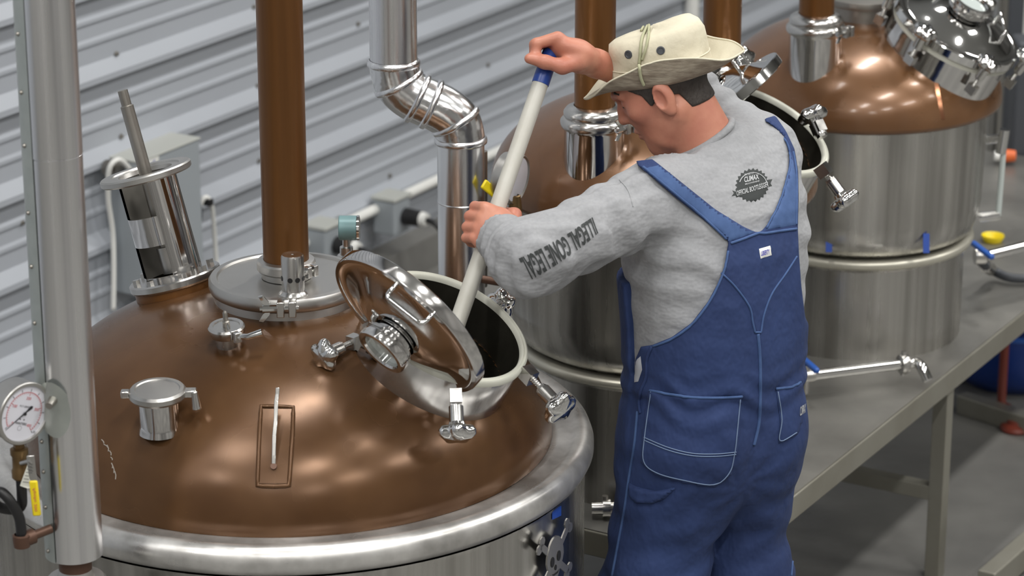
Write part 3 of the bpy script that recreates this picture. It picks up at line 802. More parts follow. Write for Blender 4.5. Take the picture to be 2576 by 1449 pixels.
# ================================================================== SMALL STILLS ON THE BENCH
BZ = .53
BC = PZ(1795, 1404, BZ)
def small_still(name, label, px, py, Y, R, openlid, zledge, hpx):
    c = PY(px, py, Y); zb_ = c.z; C = Vector((c.x, c.y, 0))
    t = thing(name, (c.x, c.y, BZ), label, 'still', 'small stills on the bench')
    M = Matrix.Translation((c.x, c.y, zb_)); H = .21
    k_ = R / .37
    MB().lathe([(0, zledge + .004 - zb_), (.20, zledge + .004 - zb_), (.282 * k_, zledge + .006 - zb_), (.308 * k_, zledge + .022 - zb_), (.324 * k_, zledge + .06 - zb_), (.330 * k_, zledge + .10 - zb_), (.336 * k_, -.012), (.345 * k_, -.004), (R - .012, .0)], M, 96).build('shell', 'steel_jacket', t, 50)
    MB().lathe([(.292 * k_, BZ - zb_), (.292 * k_, zledge - .03 - zb_), (.300 * k_, zledge - .02 - zb_)], M, 96).build('lower_tank', 'steel_jacket', t)
    MB().lathe([(.300 * k_, zledge - .022 - zb_), (.312 * k_, zledge - .016 - zb_), (.317 * k_, zledge - .004 - zb_), (.312 * k_, zledge + .004 - zb_), (.296 * k_, zledge + .004 - zb_), (.22 * k_, zledge + .002 - zb_)], M, 96).build('ledge', 'ledge_cream', t, 60)
    hn = HN; 
    hc = PY(hpx[0], hpx[1], c.y - .150 * k_)
    A, F = dome_mesh(C, zb_, R, H, hc, hn, .150 if openlid else 0, .08, 60, 200)
    # rolled lower edge of the copper
    dm = obj('dome', A, F, 'copper_dome_far', t, 180)
    MB().lathe([(R, 0), (R - .002, -.008), (R - .012, -.014), (R - .03, -.012)], M, 96).build('dome_edge', 'copper_dome_far', t, 180)
    hatch(t, hc, hn, .165, .01, .17, .22)
    # collar at the apex
    MB().lathe([(.085, -.03), (.082, .03), (.098, .032), (.100, .040), (.098, .05), (.08, .052), (0, .05)], Matrix.Translation((c.x, c.y, zb_ + H)), 48).build('collar', 'steel_dull', t, 35)
    return t, C, zb_, R, H, hc
def neck_and_column(t, C, zb_, R, H, dx, dv, nh, label, r=.0445):
    b = Vector((C.x + dx, C.y + dv, 0)); r_ = math.hypot(dx, dv); b.z = zb_ + H * max(0, 1 - (r_ / R) ** DE) ** .5
    M = Matrix.Translation(b)
    MB().lathe([(.066, -.07), (.066, nh - .008), (.070, nh)], M, 48).build('neck', 'steel_polished', t, 50)
    c_ = thing('copper_column', b + Vector((0, 0, nh)), label, 'pipe', 'copper columns')
    M2 = Matrix.Translation(b + Vector((0, 0, nh)))
    MB().lathe([(.066, -.004), (.072, -.002), (.075, .004), (.075, .014), (.070, .020), (.066, .022), (.068, .026), (.068, .034), (.062, .042), (.054, .046), (.046, .048)], M2, 48).build('base_clamp', 'steel', c_, 45)
    MB().lathe([(r, .03), (r, 3.2)], M2, 48).build('pipe', 'copper_pipe', c_)
    clamp_block(c_, b + Vector((.075, -.045, nh + .01)), Vector((.7, .7, 0)), Vector((.7, -.7, 0)), Vector((0, 0, 1)), .9)
    return b
t2, CC2, z2, R2, H2, hc2 = small_still('copper_still', 'copper-domed small still behind the man, hatch open', 1645, 454, 6.25, .374, True, .845, (1915, 325))
neck_and_column(t2, CC2, z2, R2, H2, -.145, -.235, .050, 'copper column rising beside the man\'s raised fist')
t3, CC3, z3, R3, H3, hc3 = small_still('copper_still', 'farthest copper-domed still on the bench, its chrome hatch lid shut', 2165, 234, 7.22, .367, False, .80, (2398, 86))
neck_and_column(t3, CC3, z3, R3, H3, -.147, -.215, .066, 'copper column on the farthest still at the top edge')
# second column of the middle still, behind the hat
b = PY(1814, 170, 6.42)
cx = thing('copper_column', b, 'copper column rising directly behind the tan hat', 'pipe', 'copper columns')
MB().lathe([(.0445, 0), (.0445, 3.2)], Matrix.Translation(b), 48).build('pipe', 'copper_pipe', cx)
MB().lathe([(.05, -.06), (.05, -.02), (.062, -.016), (.064, -.006), (.064, .008), (.058, .016), (.046, .018)], Matrix.Translation(b), 40).build('base_clamp', 'steel', cx, 40)
clamp_block(cx, b + Vector((.060, -.03, .004)), Vector((.2, .3, .9)).normalized(), Vector((.8, -.6, 0)), Vector((-.5, -.7, .4)).normalized(), 1.0)
MB().lathe([(0, -.006), (.026, -.006), (.028, 0), (.028, .006), (.020, .012), (0, .012)], frame(PY(1872, 150, 6.36), (.6, -.8, .2)), 30, (5, .12)).build('hand_knob', 'chrome', cx, 50)
# open lid of the middle still
ln2 = Vector((-.45, .42, .5)).normalized()
def lid_on(parent, M, lr):
    l = bpy.data.objects.new('hatch_lid', None); COL.objects.link(l); l.parent = parent
    MB().lathe([(0, -.014), (lr - .014, -.024), (lr - .002, -.024), (lr, -.022), (lr, -.002), (lr - .002, 0), (lr - .012, 0)], M, 80).build('lid_band', 'chrome', l, 35)
    MB().lathe([(lr - .012, 0), (lr - .02, -.003), (lr - .03, 0), (.12, .012), (.09, .026), (.06, .034), (.046, .036)], M, 80).build('lid_face', 'chrome', l, 50)
    s_ = MB().lathe([(.041, .03), (.041, .046), (.053, .047), (.054, .050), (.054, .072), (.044, .074), (.040, .068)], M, 48).build('sight_glass', 'steel_polished', l, 35)
    MB().lathe([(0, .066), (.041, .066)], M, 32).build('glass', 'glass_pale', l)
    MB().tube([M @ Vector((.10, -.05, .015)), M @ Vector((.10, -.05, .05)), M @ Vector((.10, .05, .05)), M @ Vector((.10, .05, .015))], .0045, 10).build('handle', 'chrome', l, 60)
    return l
lc2 = hc2 + Vector((-.10, .22, .10)) 
lid_on(t2, frame(PY(1800, 250, hc2.y + .12), Vector((-.62, .15, .77))), .172)
lid_on(t3, frame(hc3 + HN * .03, HN, RIGHT), .172)
for (px, py, dy, qx, qy, dyq) in ((2060, 325, .0, 2036, 272, .03), (2068, 425, -.16, 2138, 520, -.19)):
    swing_bolt(t2, PY(px, py, hc2.y + dy), PY(qx, qy, hc2.y + dyq), 1.1)
for a_ in (-20, -75, -130, 175, 60):
    x_, y_, _ = axes(HN, RIGHT); d = x_ * math.cos(math.radians(a_)) + y_ * math.sin(math.radians(a_))
    swing_bolt(t3, hc3 + d * .185 - HN * .045, hc3 + d * .195 + HN * .06, 1.0)
# copper seam stripe on the far dome
mb = MB(); V = []
D3 = None
for o in t3.children:
    if o.name.startswith('dome') and 'edge' not in o.name: D3 = bvh_of(o)
pts = [hit(D3, 2352 + i * 2.2, 205 + i * 12) for i in range(9)]
V = []; F = []
for l_, n_ in pts:
    if l_ is None: continue
    V += [l_ + n_ * .0012 - RIGHT * .007, l_ + n_ * .0012 + RIGHT * .007]
F = [(i * 2, i * 2 + 1, i * 2 + 3, i * 2 + 2) for i in range(len(V) // 2 - 1)]
obj('seam_stripe', V, F, 'copper_bright', t3, 180)
# clamp handles at the far side of its dome
MB().tube([PY(2080, 36, 7.30), PY(2132, 30, 7.30)], .009, 10).cyl(PY(2090, 60, 7.30), PY(2088, -30, 7.30), .012, seg=12).build('clamp_handle', 'steel', t3, 40)
# tape marks at the foot of its shell
for (px, py) in ((2085, 610), (2330, 612)):
    l_ = PZ(px, py, .80) 
    MB().box(frame(PY(px, py, CC3.y - .30), TOC), .05, .016, .004).build('tape', 'tape_blue', t3, 0)

# gauge, valve and nipple beside the middle still
mg = thing('pressure_gauge', PY(1300, 450, 5.95), 'white-faced pressure gauge behind the white pole by the man\'s lower hand', 'gauge')
q = PY(1303, 452, 5.93); nq_ = Vector((.88, -.44, -.1)).normalized(); Mq = frame(q, nq_)
MB().lathe([(0, -.04), (.053, -.04), (.055, -.034), (.055, .0), (.053, .002), (.049, -.001)], Mq, 48).build('case', 'steel_satin', mg, 35)
MB().lathe([(.05, -.001), (0, -.001)], Mq, 40).build('dial', 'dial_white', mg)
q2 = PY(1296, 545, 5.93)
MB().lathe([(.008, .05), (.012, .048), (.014, .03), (.015, .02), (.015, -.045), (0, -.045)], Matrix.Translation(q2), 20).build('brass_valve', 'brass', mg, 40)
MB().tube(spline([PY(1315, 545, 5.90), PY(1318, 560, 5.90), PY(1316, 580, 5.90), PY(1320, 640, 5.90)], 5), .009, 10).build('valve_handle', 'steel', mg, 180)
mb = MB(); strap(mb, PY(1216, 462, 5.90), PY(1262, 500, 5.92), Vector((0, .2, 1)), .022, .008); mb.build('lever_grip', 'yellow_plastic', mg, 30, .003)
MB().cyl(PY(1212, 702, 5.93), PY(1282, 714, 5.93), .009, seg=14).cyl(PY(1270, 712, 5.93), PY(1292, 718, 5.93), .015, seg=14).build('nipple', 'iron_brown', mg, 40)
MB().cyl(PY(1296, 600, 5.93), PY(1290, 715, 5.93), .009, seg=12).build('riser', 'iron_brown', mg)
MB().cyl(PY(1214, 380, 6.10), PY(1214, 720, 6.10), .011, seg=12).build('pipe', 'steel_dull', mg)

# ================================================================== BENCH
U = Vector((-WN.x, -WN.y, 0))       # towards the wall
BL, BDp = 3.3, .86
bench = thing('steel_bench', BC, 'long low steel bench carrying the small stills', 'bench')
MB().add([BC, BC + WD * BL, BC + WD * BL + U * BDp, BC + U * BDp] + [p_ - up * .004 for p_ in (BC, BC + WD * BL, BC + WD * BL + U * BDp, BC + U * BDp)],
         [(0, 1, 2, 3), (7, 6, 5, 4), (0, 4, 5, 1), (1, 5, 6, 2), (2, 6, 7, 3), (3, 7, 4, 0)]).build('top', 'bench_steel', bench, 0)
def bar(name, A, B, w_, h_, mat='bench_edge', parent=bench):
    A = Vector(A); B = Vector(B); d_ = (B - A).normalized(); hh = Vector((0, 0, 1)) if abs(d_.z) < .9 else WD
    x_ = hh.cross(d_).normalized(); y_ = d_.cross(x_)
    MB().box(frame_xyz((A + B) / 2, x_, y_, d_), w_, h_, (B - A).length).build(name, mat, parent, 0, .003)
zz = -up * .033
bar('apron', BC + zz - U * .001, BC + WD * BL + zz - U * .001, .008, .060)
bar('apron', BC + U * BDp + zz, BC + WD * BL + U * BDp + zz, .008, .060)
bar('apron', BC + zz, BC + U * BDp + zz, .008, .060)
bar('apron', BC + WD * BL + zz, BC + WD * BL + U * BDp + zz, .008, .060)
lt = PP(2398, 970, BC, WN)
tl = (lt - BC).dot(WD)
for tt in (.04, tl, BL - .05):
    for uu in (.025, BDp - .025):
        q = BC + WD * tt + U * uu
        bar('leg', (q.x, q.y, BZ - .005), (q.x, q.y, FZ), .042, .042)
for tt in (.04, tl, BL - .05):
    bar('rail', BC + WD * tt + U * .04 + up * (.17 - BZ), BC + WD * tt + U * (BDp - .04) + up * (.17 - BZ), .04, .04)
bar('rail', BC + WD * .05 + U * (BDp - .03) + up * (.17 - BZ), BC + WD * (BL - .05) + U * (BDp - .03) + up * (.17 - BZ), .04, .04)

# drain pipe lying over the bench
dp = thing('drain_pipe', PZ(2180, 935, BZ + .05), 'polished steel drain pipe with a clamp and elbow lying on the bench', 'pipe')
zd_ = BZ + .055
A_, B_ = PZ(2046, 944, zd_), PZ(2262, 917, zd_)
MB().cyl(A_, B_, .0135, seg=20).build('tube', 'chrome', dp)
dd = (B_ - A_).normalized()
MB().lathe([(.014, 0), (.024, .002), (.026, .008), (.026, .016), (.024, .022), (.014, .024)], frame(B_, dd), 28).cyl(B_ + dd * .012 - up * .03, B_ + dd * .012 + up * .034, .007, seg=10).build('clamp', 'steel', dp, 40)
E_ = B_ + dd * .024
MB().tube(spline([E_, E_ + dd * .02, PZ(2318, 924, zd_ - .004), PZ(2335, 958, zd_ - .035)], 6), .014, 16).build('elbow', 'chrome', dp, 180)
MB().cyl(A_ - dd * .06, A_, .017, seg=16).cyl(A_ - dd * .02 - up * .045, A_ - dd * .02 + up * .03, .009, seg=12).build('valve', 'steel', dp, 40)
mb = MB(); strap(mb, PZ(2022, 904, zd_ + .04), PZ(2056, 934, zd_ + .035), Vector((0, 0, 1)), .014, .016); mb.build('valve_lever', 'blue_bright', dp, 30, .005)

# side pipe with blue valve, yellow cap and hose beyond the far still
rp = thing('side_pipe', PZ(2520, 640, .62), 'white steel side pipe with a blue valve lever right of the farthest still', 'pipe')
A_, B_ = PZ(2478, 644, .66), PZ(2640, 604, .66)
MB().cyl(A_, B_, .0145, seg=18).build('tube', 'chrome', rp)
mb = MB(); strap(mb, PZ(2446, 610, .70), PZ(2496, 648, .69), Vector((0, 0, 1)), .014, .017); mb.build('valve_lever', 'blue_bright', rp, 30, .005)
MB().cyl(PZ(2452, 645, .66), A_, .022, seg=16).build('valve', 'steel', rp)
ho = thing('drain_hose', PZ(2520, 690, BZ), 'dark grey hose curling off the bench beside the blue valve lever', 'hose')
MB().tube(spline([PZ(2458, 650, .63), PZ(2478, 668, .60), PZ(2500, 682, .56), PZ(2540, 698, .55), PZ(2600, 700, .55), PZ(2680, 690, .55)], 8), .013, 12).build('hose', 'dark_grey', ho, 180)
MB().cyl(PZ(2478, 668, .60), PZ(2492, 678, .575), .018, seg=14).build('fitting', 'steel', ho)
yc = thing('yellow_cap', PZ(2497, 605, BZ), 'small yellow plastic dish on the bench behind the side pipe', 'cap')
MB().lathe([(0, .004), (.022, .004), (.030, .018), (.033, .020), (.034, .016), (.026, 0), (0, 0)], Matrix.Translation(PZ(2497, 607, BZ)), 28).build('dish', 'yellow_plastic', yc, 50)

# ---------------- things under and beyond the bench
bl = PZ(2545, 985, FZ)
bn_ = thing('blue_tub', bl, 'round blue plastic tub on the floor under the bench', 'tub')
MB().lathe([(0, .0), (.15, 0), (.20, .05), (.225, .12), (.232, .20)], Matrix.Translation(bl + Vector((.02, .12, 0))), 48).build('tub', 'blue_plastic', bn_, 60)
MB().lathe([(.232, .20), (.240, .202), (.240, .215), (.232, .217), (.225, .205), (.19, .10)], Matrix.Translation(bl + Vector((.02, .12, 0))), 48).build('tub_rim', 'blue_bright', bn_, 50)
rpz = PZ(2518, 1028, FZ)
rh = thing('red_standpipe', rpz, 'dark red upright standpipe on the floor in front of the blue tub', 'pipe')
MB().lathe([(.030, 0), (.030, .012), (.017, .016), (.014, .02), (.014, .33)], Matrix.Translation(rpz), 18).build('pipe', 'red_paint', rh, 40)
fb = thing('floor_beam', PZ(2500, 1040, FZ), 'flat grey steel beam lying on the floor under the bench', 'beam')
A_, B_ = PZ(2418, 1012, FZ + .03), PZ(2660, 1090, FZ + .03)
mb = MB(); strap(mb, A_, B_, Vector((0, 0, 1)), .06, .05); mb.build('beam', 'bench_edge', fb, 0, .004)
ro = PZ(2556, 1082, FZ)
rd = thing('red_fitting', ro, 'small red pipe fitting on the floor at the right edge', 'fitting')
MB().lathe([(0, .0), (.045, 0), (.050, .008), (.045, .018), (.030, .024), (.028, .034), (0, .036)], Matrix.Translation(ro), 24).build('body', 'red_paint', rd, 40)
fr_ = thing('floor_rail', PZ(2560, 1400, FZ), 'dark steel floor rail at the lower right corner', 'rail')
A_, B_ = PZ(2480, 1470, FZ + .05), PZ(2640, 1330, FZ + .05)
mb = MB(); strap(mb, A_, B_, Vector((0, 0, 1)), .07, .05); mb.build('rail', 'bench_edge', fr_, 0, .004)

# background at the right edge
bt = PY(2510, 200, 9.5)
tk = thing('steel_standpipe', (bt.x, bt.y, FZ), 'blurred upright steel standpipe behind the farthest still', 'pipe')
MB().lathe([(.026, FZ), (.026, 3.4)], Matrix.Translation((bt.x, bt.y, 0)), 24).build('pipe', 'steel_jacket', tk)
bt = PY(2546, 200, 9.3)
tk2 = thing('dark_post', (bt.x, bt.y, FZ), 'dark upright post at the right edge of the picture', 'post')
MB().box(Matrix.Translation((bt.x, bt.y, 1.70)), .045, .045, 3.54).build('post', 'dark_grey', tk2, 0)
MB().box(Matrix.Translation((bt.x, bt.y, FZ + .006)), .12, .12, .012).build('foot_plate', 'dark_grey', tk2, 0)
bt = PY(2576, 200, 9.6)
tk3 = thing('white_post', (bt.x, bt.y, FZ), 'white upright drainpipe beside the dark post at the right edge', 'pipe')
MB().lathe([(.028, FZ), (.028, 3.4)], Matrix.Translation((bt.x, bt.y, 0)), 20).build('pipe', 'white_plastic', tk3)
for i, (px, py, m_, nm) in enumerate(((2541, 392, 'orange_paint', 'orange valve cap on the dark post, upper of two'), (2560, 462, 'orange_paint', 'orange valve cap low beside the dark post'))):
    q = PY(px, py, 8.72)
    t = thing('valve_cap', q, nm, 'valve')
    MB().cyl(q - RIGHT * .02, q + RIGHT * .016, .022, .018, 18).build('cap', m_, t, 40)
    MB().cyl(q - RIGHT * .05, q - RIGHT * .02, .016, seg=14).build('stem', 'white_plastic', t, 40)
q = PY(2556, 500, 8.9)
t = thing('pump', (q.x, q.y, 0), 'dark pump body with steel pipework on the floor at the right edge', 'pump')
MB().box(Matrix.Translation((q.x + .03, q.y, .415)), .13, .13, .97).build('plinth', 'dark_grey', t, 0, .01)
MB().cyl((q.x - .06, q.y - .02, q.z), (q.x + .10, q.y - .02, q.z), .045, seg=24).build('motor', 'dark_grey', t, 40)
MB().cyl((q.x + .01, q.y - .05, q.z - .1), (q.x + .06, q.y - .09, q.z - .12), .03, seg=20).build('port', 'steel', t, 40)

# small drain valve of the middle still, at the left end of the bench
dv = thing('drain_valve', PZ(1520, 1290, BZ), 'small steel drain valve on the bench end left of the man\'s leg', 'valve')
q = PZ(1522, 1278, BZ + .025)
MB().cyl(q - RIGHT * .03, q + RIGHT * .03, .015, seg=16).cyl(q - RIGHT * .005, q + RIGHT * .012, .022, seg=16).build('body', 'steel', dv, 35)
MB().cyl(q, q + Vector((0, 0, .03)), .007, seg=10).build('stem', 'steel_dull', dv, 35)

# level-glass fitting on the side of the far still
fx = PY(2478, 352, CC3.y - .02)
MB().cyl(fx, fx + Vector((.045, -.02, .01)), .012, seg=14).cyl(fx + Vector((.040, -.02, -.03)), fx + Vector((.046, -.022, .035)), .014, seg=14).build('level_fitting', 'chrome', t3, 40)
MB().cyl(fx + Vector((.046, -.022, -.03)), fx + Vector((.042, -.022, -.20)), .008, seg=12).build('level_tube', 'glass_pale', t3, 40)
MB().cyl(fx + Vector((-.005, -.01, -.21)), fx + Vector((.048, -.022, -.20)), .013, seg=14).build('level_fitting', 'chrome', t3, 40)

# ================================================================== WHITE POLE (paddle) held by the man
GL = PY(1232, 578, 5.30)                # lower hand grip
GT = PY(1390, 122, 5.475)                # top end of the pole
pa = (GT - GL).normalized()             # pole axis, upwards
pend = GT - pa * .76
pole = thing('stirring_paddle', pend, 'long white stirring paddle with a blue grip end, dipped into the open hatch', 'paddle')
tb = GT - pa * .076
MB().cyl(pend, tb, .0168, .0160, 28).build('shaft', 'pole_white', pole)
MB().lathe([(0, 0), (.0172, 0), (.0175, .004), (.0172, .068), (.0145, .074), (0, .076)], frame(tb, pa), 28).build('grip_cap', 'blue_plastic', pole, 40)
bx_ = RIGHT.cross(pa).normalized()
MB().box(frame_xyz(pend - pa * .07, RIGHT, bx_, pa), .085, .016, .16).build('blade', 'pole_white', pole, 30, .006)

# ================================================================== THE MAN : distance fields
def v3(p): return np.array((p[0], p[1], p[2]), dtype=np.float32)
def cap(P, a, b, ra, rb=None):
    rb = ra if rb is None else rb; a = v3(a); b = v3(b); ab = b - a
    t = np.clip(((P - a) @ ab) / max(1e-9, ab @ ab), 0, 1)
    d = P - (a + t[..., None] * ab)
    return np.sqrt((d * d).sum(-1)) - (ra + (rb - ra) * t)
def chain(P, pts, rs, k=.006):
    d = None
    for i in range(len(pts) - 1):
        c = cap(P, pts[i], pts[i + 1], rs[i], rs[i + 1]); d = c if d is None else smin(d, c, k)
    return d
def smin(a, b, k):
    h = np.clip(.5 + .5 * (b - a) / k, 0, 1); return b * (1 - h) + a * h - k * h * (1 - h)
def smax(a, b, k): return -smin(-a, -b, k)
def ell(P, c, ax, r):
    """ax: 3 row axes"""
    Q = (P - v3(c)) @ np.array(ax, dtype=np.float32).T
    r = np.array(r, dtype=np.float32)
    k0 = np.sqrt(((Q / r) ** 2).sum(-1)); k1 = np.sqrt(((Q / r ** 2) ** 2).sum(-1))
    return k0 * (k0 - 1) / np.maximum(k1, 1e-6)
def surface(fn, lo, hi, h):
    lo = np.array(lo, dtype=np.float32); hi = np.array(hi, dtype=np.float32)
    n = np.ceil((hi - lo) / h).astype(int) + 1
    g = [lo[i] + h * np.arange(n[i], dtype=np.float32) for i in range(3)]
    D = np.empty(n, dtype=np.float32)
    for s in range(0, n[0], 24):
        X, Y, Z = np.meshgrid(g[0][s:s + 24], g[1], g[2], indexing='ij')
        D[s:s + 24] = fn(np.stack([X, Y, Z], -1))
    S = D < 0
    c = n - 1
    def cs(A, i, j, k): return A[i:i + c[0], j:j + c[1], k:k + c[2]]
    cnt = sum(cs(S, i, j, k).astype(np.int8) for i in (0, 1) for j in (0, 1) for k in (0, 1))
    act = (cnt > 0) & (cnt < 8)
    idx = np.argwhere(act); vid = -np.ones(c, dtype=np.int64); vid[act] = np.arange(len(idx))
    acc = np.zeros((len(idx), 3)); num = np.zeros(len(idx))
    corners = [(i, j, k) for i in (0, 1) for j in (0, 1) for k in (0, 1)]
    for a in corners:
        for b in corners:
            if sum(b) - sum(a) == 1 and all(y >= x for x, y in zip(a, b)):
                da = D[idx[:, 0] + a[0], idx[:, 1] + a[1], idx[:, 2] + a[2]]
                db = D[idx[:, 0] + b[0], idx[:, 1] + b[1], idx[:, 2] + b[2]]
                m = (da < 0) != (db < 0)
                t = np.where(m, da / np.where(m, da - db, 1), 0)
                for q in range(3): acc[:, q] += np.where(m, a[q] + t * (b[q] - a[q]), 0)
                num += m
    V = lo + (idx + acc / num[:, None]) * h
    F = []
    for ax in range(3):
        u, w_ = (ax + 1) % 3, (ax + 2) % 3
        sl0 = [slice(1, c[i]) for i in range(3)]; sl0[ax] = slice(0, c[ax])
        sl1 = list(sl0); sl1[ax] = slice(1, c[ax] + 1)
        A = S[tuple(sl0)]; B = S[tuple(sl1)]
        e = np.argwhere(A != B)
        if not len(e): continue
        flip = A[e[:, 0], e[:, 1], e[:, 2]]
        base = e + np.array([0 if i == ax else 1 for i in range(3)])
        def at(du, dw):
            q = base.copy(); q[:, u] -= du; q[:, w_] -= dw; return vid[q[:, 0], q[:, 1], q[:, 2]]
        q = np.stack([at(1, 1), at(0, 1), at(0, 0), at(1, 0)], 1)
        q[~flip] = q[~flip][:, ::-1]
        F.append(q)
    F = np.concatenate(F); F = F[(F >= 0).all(1)]
    return V, F

TH = math.radians(38)
fwd = Vector((-math.sin(TH), math.cos(TH), 0)); lef = Vector((-math.cos(TH), -math.sin(TH), 0))
FW, LE = v3(fwd), v3(lef)
secs = [(1785, 1235, 5.385, .130, .115), (1788, 1170, 5.385, .150, .128), (1792, 1090, 5.385, .162, .138), (1796, 1000, 5.395, .169, .142), (1799, 900, 5.40, .174, .144), (1800, 800, 5.41, .178, .146), (1800, 700, 5.425, .186, .148),
        (1801, 600, 5.445, .196, .148), (1800, 500, 5.47, .192, .138), (1796, 430, 5.49, .170, .118), (1790, 375, 5.505, .115, .09), (1785, 335, 5.51, .07, .065)]
S3 = [(PY(px, py, Y), a, b) for px, py, Y, a, b in secs]
SZ = np.array([p.z for p, a, b in S3]); order = np.argsort(SZ)
SZ = SZ[order]; SXY = np.array([(S3[i][0].x, S3[i][0].y, S3[i][1], S3[i][2]) for i in order])
def torso(P, off=0):
    z = P[..., 2]
    cx, cy, a, b = [np.interp(z, SZ, SXY[:, i]) for i in range(4)]
    dx = P[..., 0] - cx; dy = P[..., 1] - cy
    u = dx * LE[0] + dy * LE[1]; v = dx * FW[0] + dy * FW[1]
    n = 2.35
    k = ((np.abs(u) / a) ** n + (np.abs(v) / b) ** n) ** (1 / n)
    d = (k - 1) * np.minimum(a, b)
    return smax(smax(d, z - SZ[-1], .03), SZ[0] - z, .09) - off
SHL = PY(1640, 506, 5.36); SHR = PY(1916, 392, 5.60)
ELL = PY(1332, 652, 5.13); WRL = PY(1258, 602, 5.255)
ELR = PY(1722, 236, 5.69); WRR = PY(1500, 160, 5.52)
NECK0 = PY(1778, 372, 5.505)
# ---- head frame
yaw = math.radians(10); q_ = math.radians(33)
H0 = Vector((-math.cos(yaw), math.sin(yaw), 0))
HF = H0 * math.cos(q_) - Vector((0, 0, 1)) * math.sin(q_); HU = H0 * math.sin(q_) + Vector((0, 0, 1)) * math.cos(q_); HL = HU.cross(HF).normalized()
NOSE = PY(1564, 309, 5.535)
HO = NOSE - HF * .118 - HU * -.022
HM = np.array([HF, HL, HU], dtype=np.float32)
I3 = ((1, 0, 0), (0, 1, 0), (0, 0, 1))
def wpt(x, y, z): return HO + HF * x + HL * y + HU * z
def head_local(Q):
    d = ell(Q, (-.012, 0, .042), I3, (.098, .077, .088))            # cranium
    d = smin(d, ell(Q, (.035, 0, -.020), I3, (.066, .064, .085)), .03)   # face
    d = smin(d, chain(Q, [(.000, .050, -.055), (.045, .034, -.092), (.070, .010, -.103)], [.020, .018, .018]), .03)
    d = smin(d, chain(Q, [(.000, -.050, -.055), (.045, -.034, -.092), (.070, -.010, -.103)], [.020, .018, .018]), .03)
    d = smin(d, ell(Q, (.072, 0, -.100), I3, (.020, .024, .017)), .02)   # chin
    d = smin(d, ell(Q, (.055, 0, -.075), I3, (.035, .042, .030)), .02)
    d = smin(d, chain(Q, [(.080, .036, .030), (.093, .012, .033), (.093, -.012, .033), (.080, -.036, .030)], [.010, .011, .011, .010]), .012)   # brow
    d = smin(d, chain(Q, [(.092, 0, .022), (.102, 0, .0), (.110, 0, -.018)], [.008, .0095, .012], .008), .008)   # nose
    for s in (1, -1):
        d = smin(d, ell(Q, (.098, .012 * s, -.022), I3, (.012, .009, .008)), .006)
        d = smax(d, -ell(Q, (.096, .033 * s, .014), I3, (.014, .017, .011)), .012)      # socket
        d = smin(d, ell(Q, (.076, .032 * s, .013), I3, (.0135, .0135, .0125)), .003)    # eyeball and lids
        d = smin(d, ell(Q, (.060, .050 * s, -.012), I3, (.022, .016, .018)), .02)       # cheek
        # ear
        e = ell(Q, (-.004, .081 * s, -.008), ((.95, .30 * s, 0.1), (-.3 * s, .95, 0), (-.1, 0, .99)), (.021, .011, .034))
        e = smax(e, -ell(Q, (.003, .094 * s, -.004), I3, (.0125, .0125, .022)), .003)
        e = smin(e, ell(Q, (-.002, .080 * s, -.038), I3, (.010, .007, .010)), .006)
        d = smin(d, e, .005)
    d = smin(d, chain(Q, [(.089, .020, -.056), (.098, 0, -.053), (.089, -.020, -.056)], [.005, .007, .005]), .005)   # upper lip
    d = smin(d, chain(Q, [(.087, .018, -.064), (.095, 0, -.066), (.087, -.018, -.064)], [.005, .0075, .005]), .005)
    d = smax(d, -chain(Q, [(.092, .022, -.0605), (.106, 0, -.0600), (.092, -.022, -.0605)], [.0018, .0022, .0018]), .003)
    return d
def to_head(P): return (P - v3(HO)) @ HM.T
NB = wpt(-.022, 0, -.055)
def neck(P):
    d = cap(P, NB, NECK0, .052, .066)
    d = smin(d, cap(P, wpt(.002, .0, -.078), NECK0 + fwd * .040, .030, .052), .02)
    d = smin(d, cap(P, wpt(-.012, .052, -.045), NECK0 + lef * .02 + fwd * .06, .012, .014), .015)
    return d
hq = math.radians(13)
KF = H0 * math.cos(hq) - Vector((0, 0, 1)) * math.sin(hq); KU = H0 * math.sin(hq) + Vector((0, 0, 1)) * math.cos(hq); KL_ = KU.cross(KF).normalized()
KC = PY(1668, 184, HO.y + .01)
def under_hat(P, d): return smax(d, (P - v3(KC + KU * .012)) @ v3(KU), .01)
def f_head(P): return under_hat(P, smin(head_local(to_head(P)), neck(P), .022))
body_V = []; body_F = []; nv = 0
def addb(VF):
    global nv
    body_V.append(VF[0]); body_F.append(VF[1] + nv); nv += len(VF[0])
lo = np.minimum(np.array(HO) - .17, np.array(NECK0) - .13); hi = np.maximum(np.array(HO) + .16, np.array(NECK0) + .10)
addb(surface(f_head, lo, hi, .0028))

# ---- hands
def hand_left(P):
    a = pa; c = (TOC - a * TOC.dot(a)).normalized(); s = a.cross(c).normalized()
    if s.x > 0: s = -s                    # towards image left
    G = GL
    ax = (s, a, c)
    d = ell(P, G + c * .031 - s * .012 + a * -.002, ax, (.044, .047, .020))
    d = smin(d, cap(P, G + c * .030 + s * .016 + a * .030, G + c * .028 + s * .012 - a * .034, .0145, .0125), .012)
    d = smin(d, cap(P, G + c * .026 - s * .028, WRL, .030, .027), .018)
    for off, r, e in ((.033, .0105, 1.0), (.0115, .011, 1.08), (-.0105, .0105, 1.03), (-.031, .009, .92)):
        o_ = G + a * off
        d = smin(d, chain(P, [o_ + c * .030 + s * .024, o_ + s * (.042 * e) + c * .004, o_ + s * (.030 * e) - c * .028, o_ + s * .002 - c * .033], [r * 1.12, r * 1.02, r * .95, r * .85], .004), .0045)
    d = smin(d, chain(P, [G - s * .040 + c * .020 + a * .012, G - s * .036 - c * .002 + a * .044, G - s * .010 - c * .030 + a * .046, G + s * .020 - c * .031 + a * .044], [.017, .0135, .0115, .0095], .008), .008)
    return d
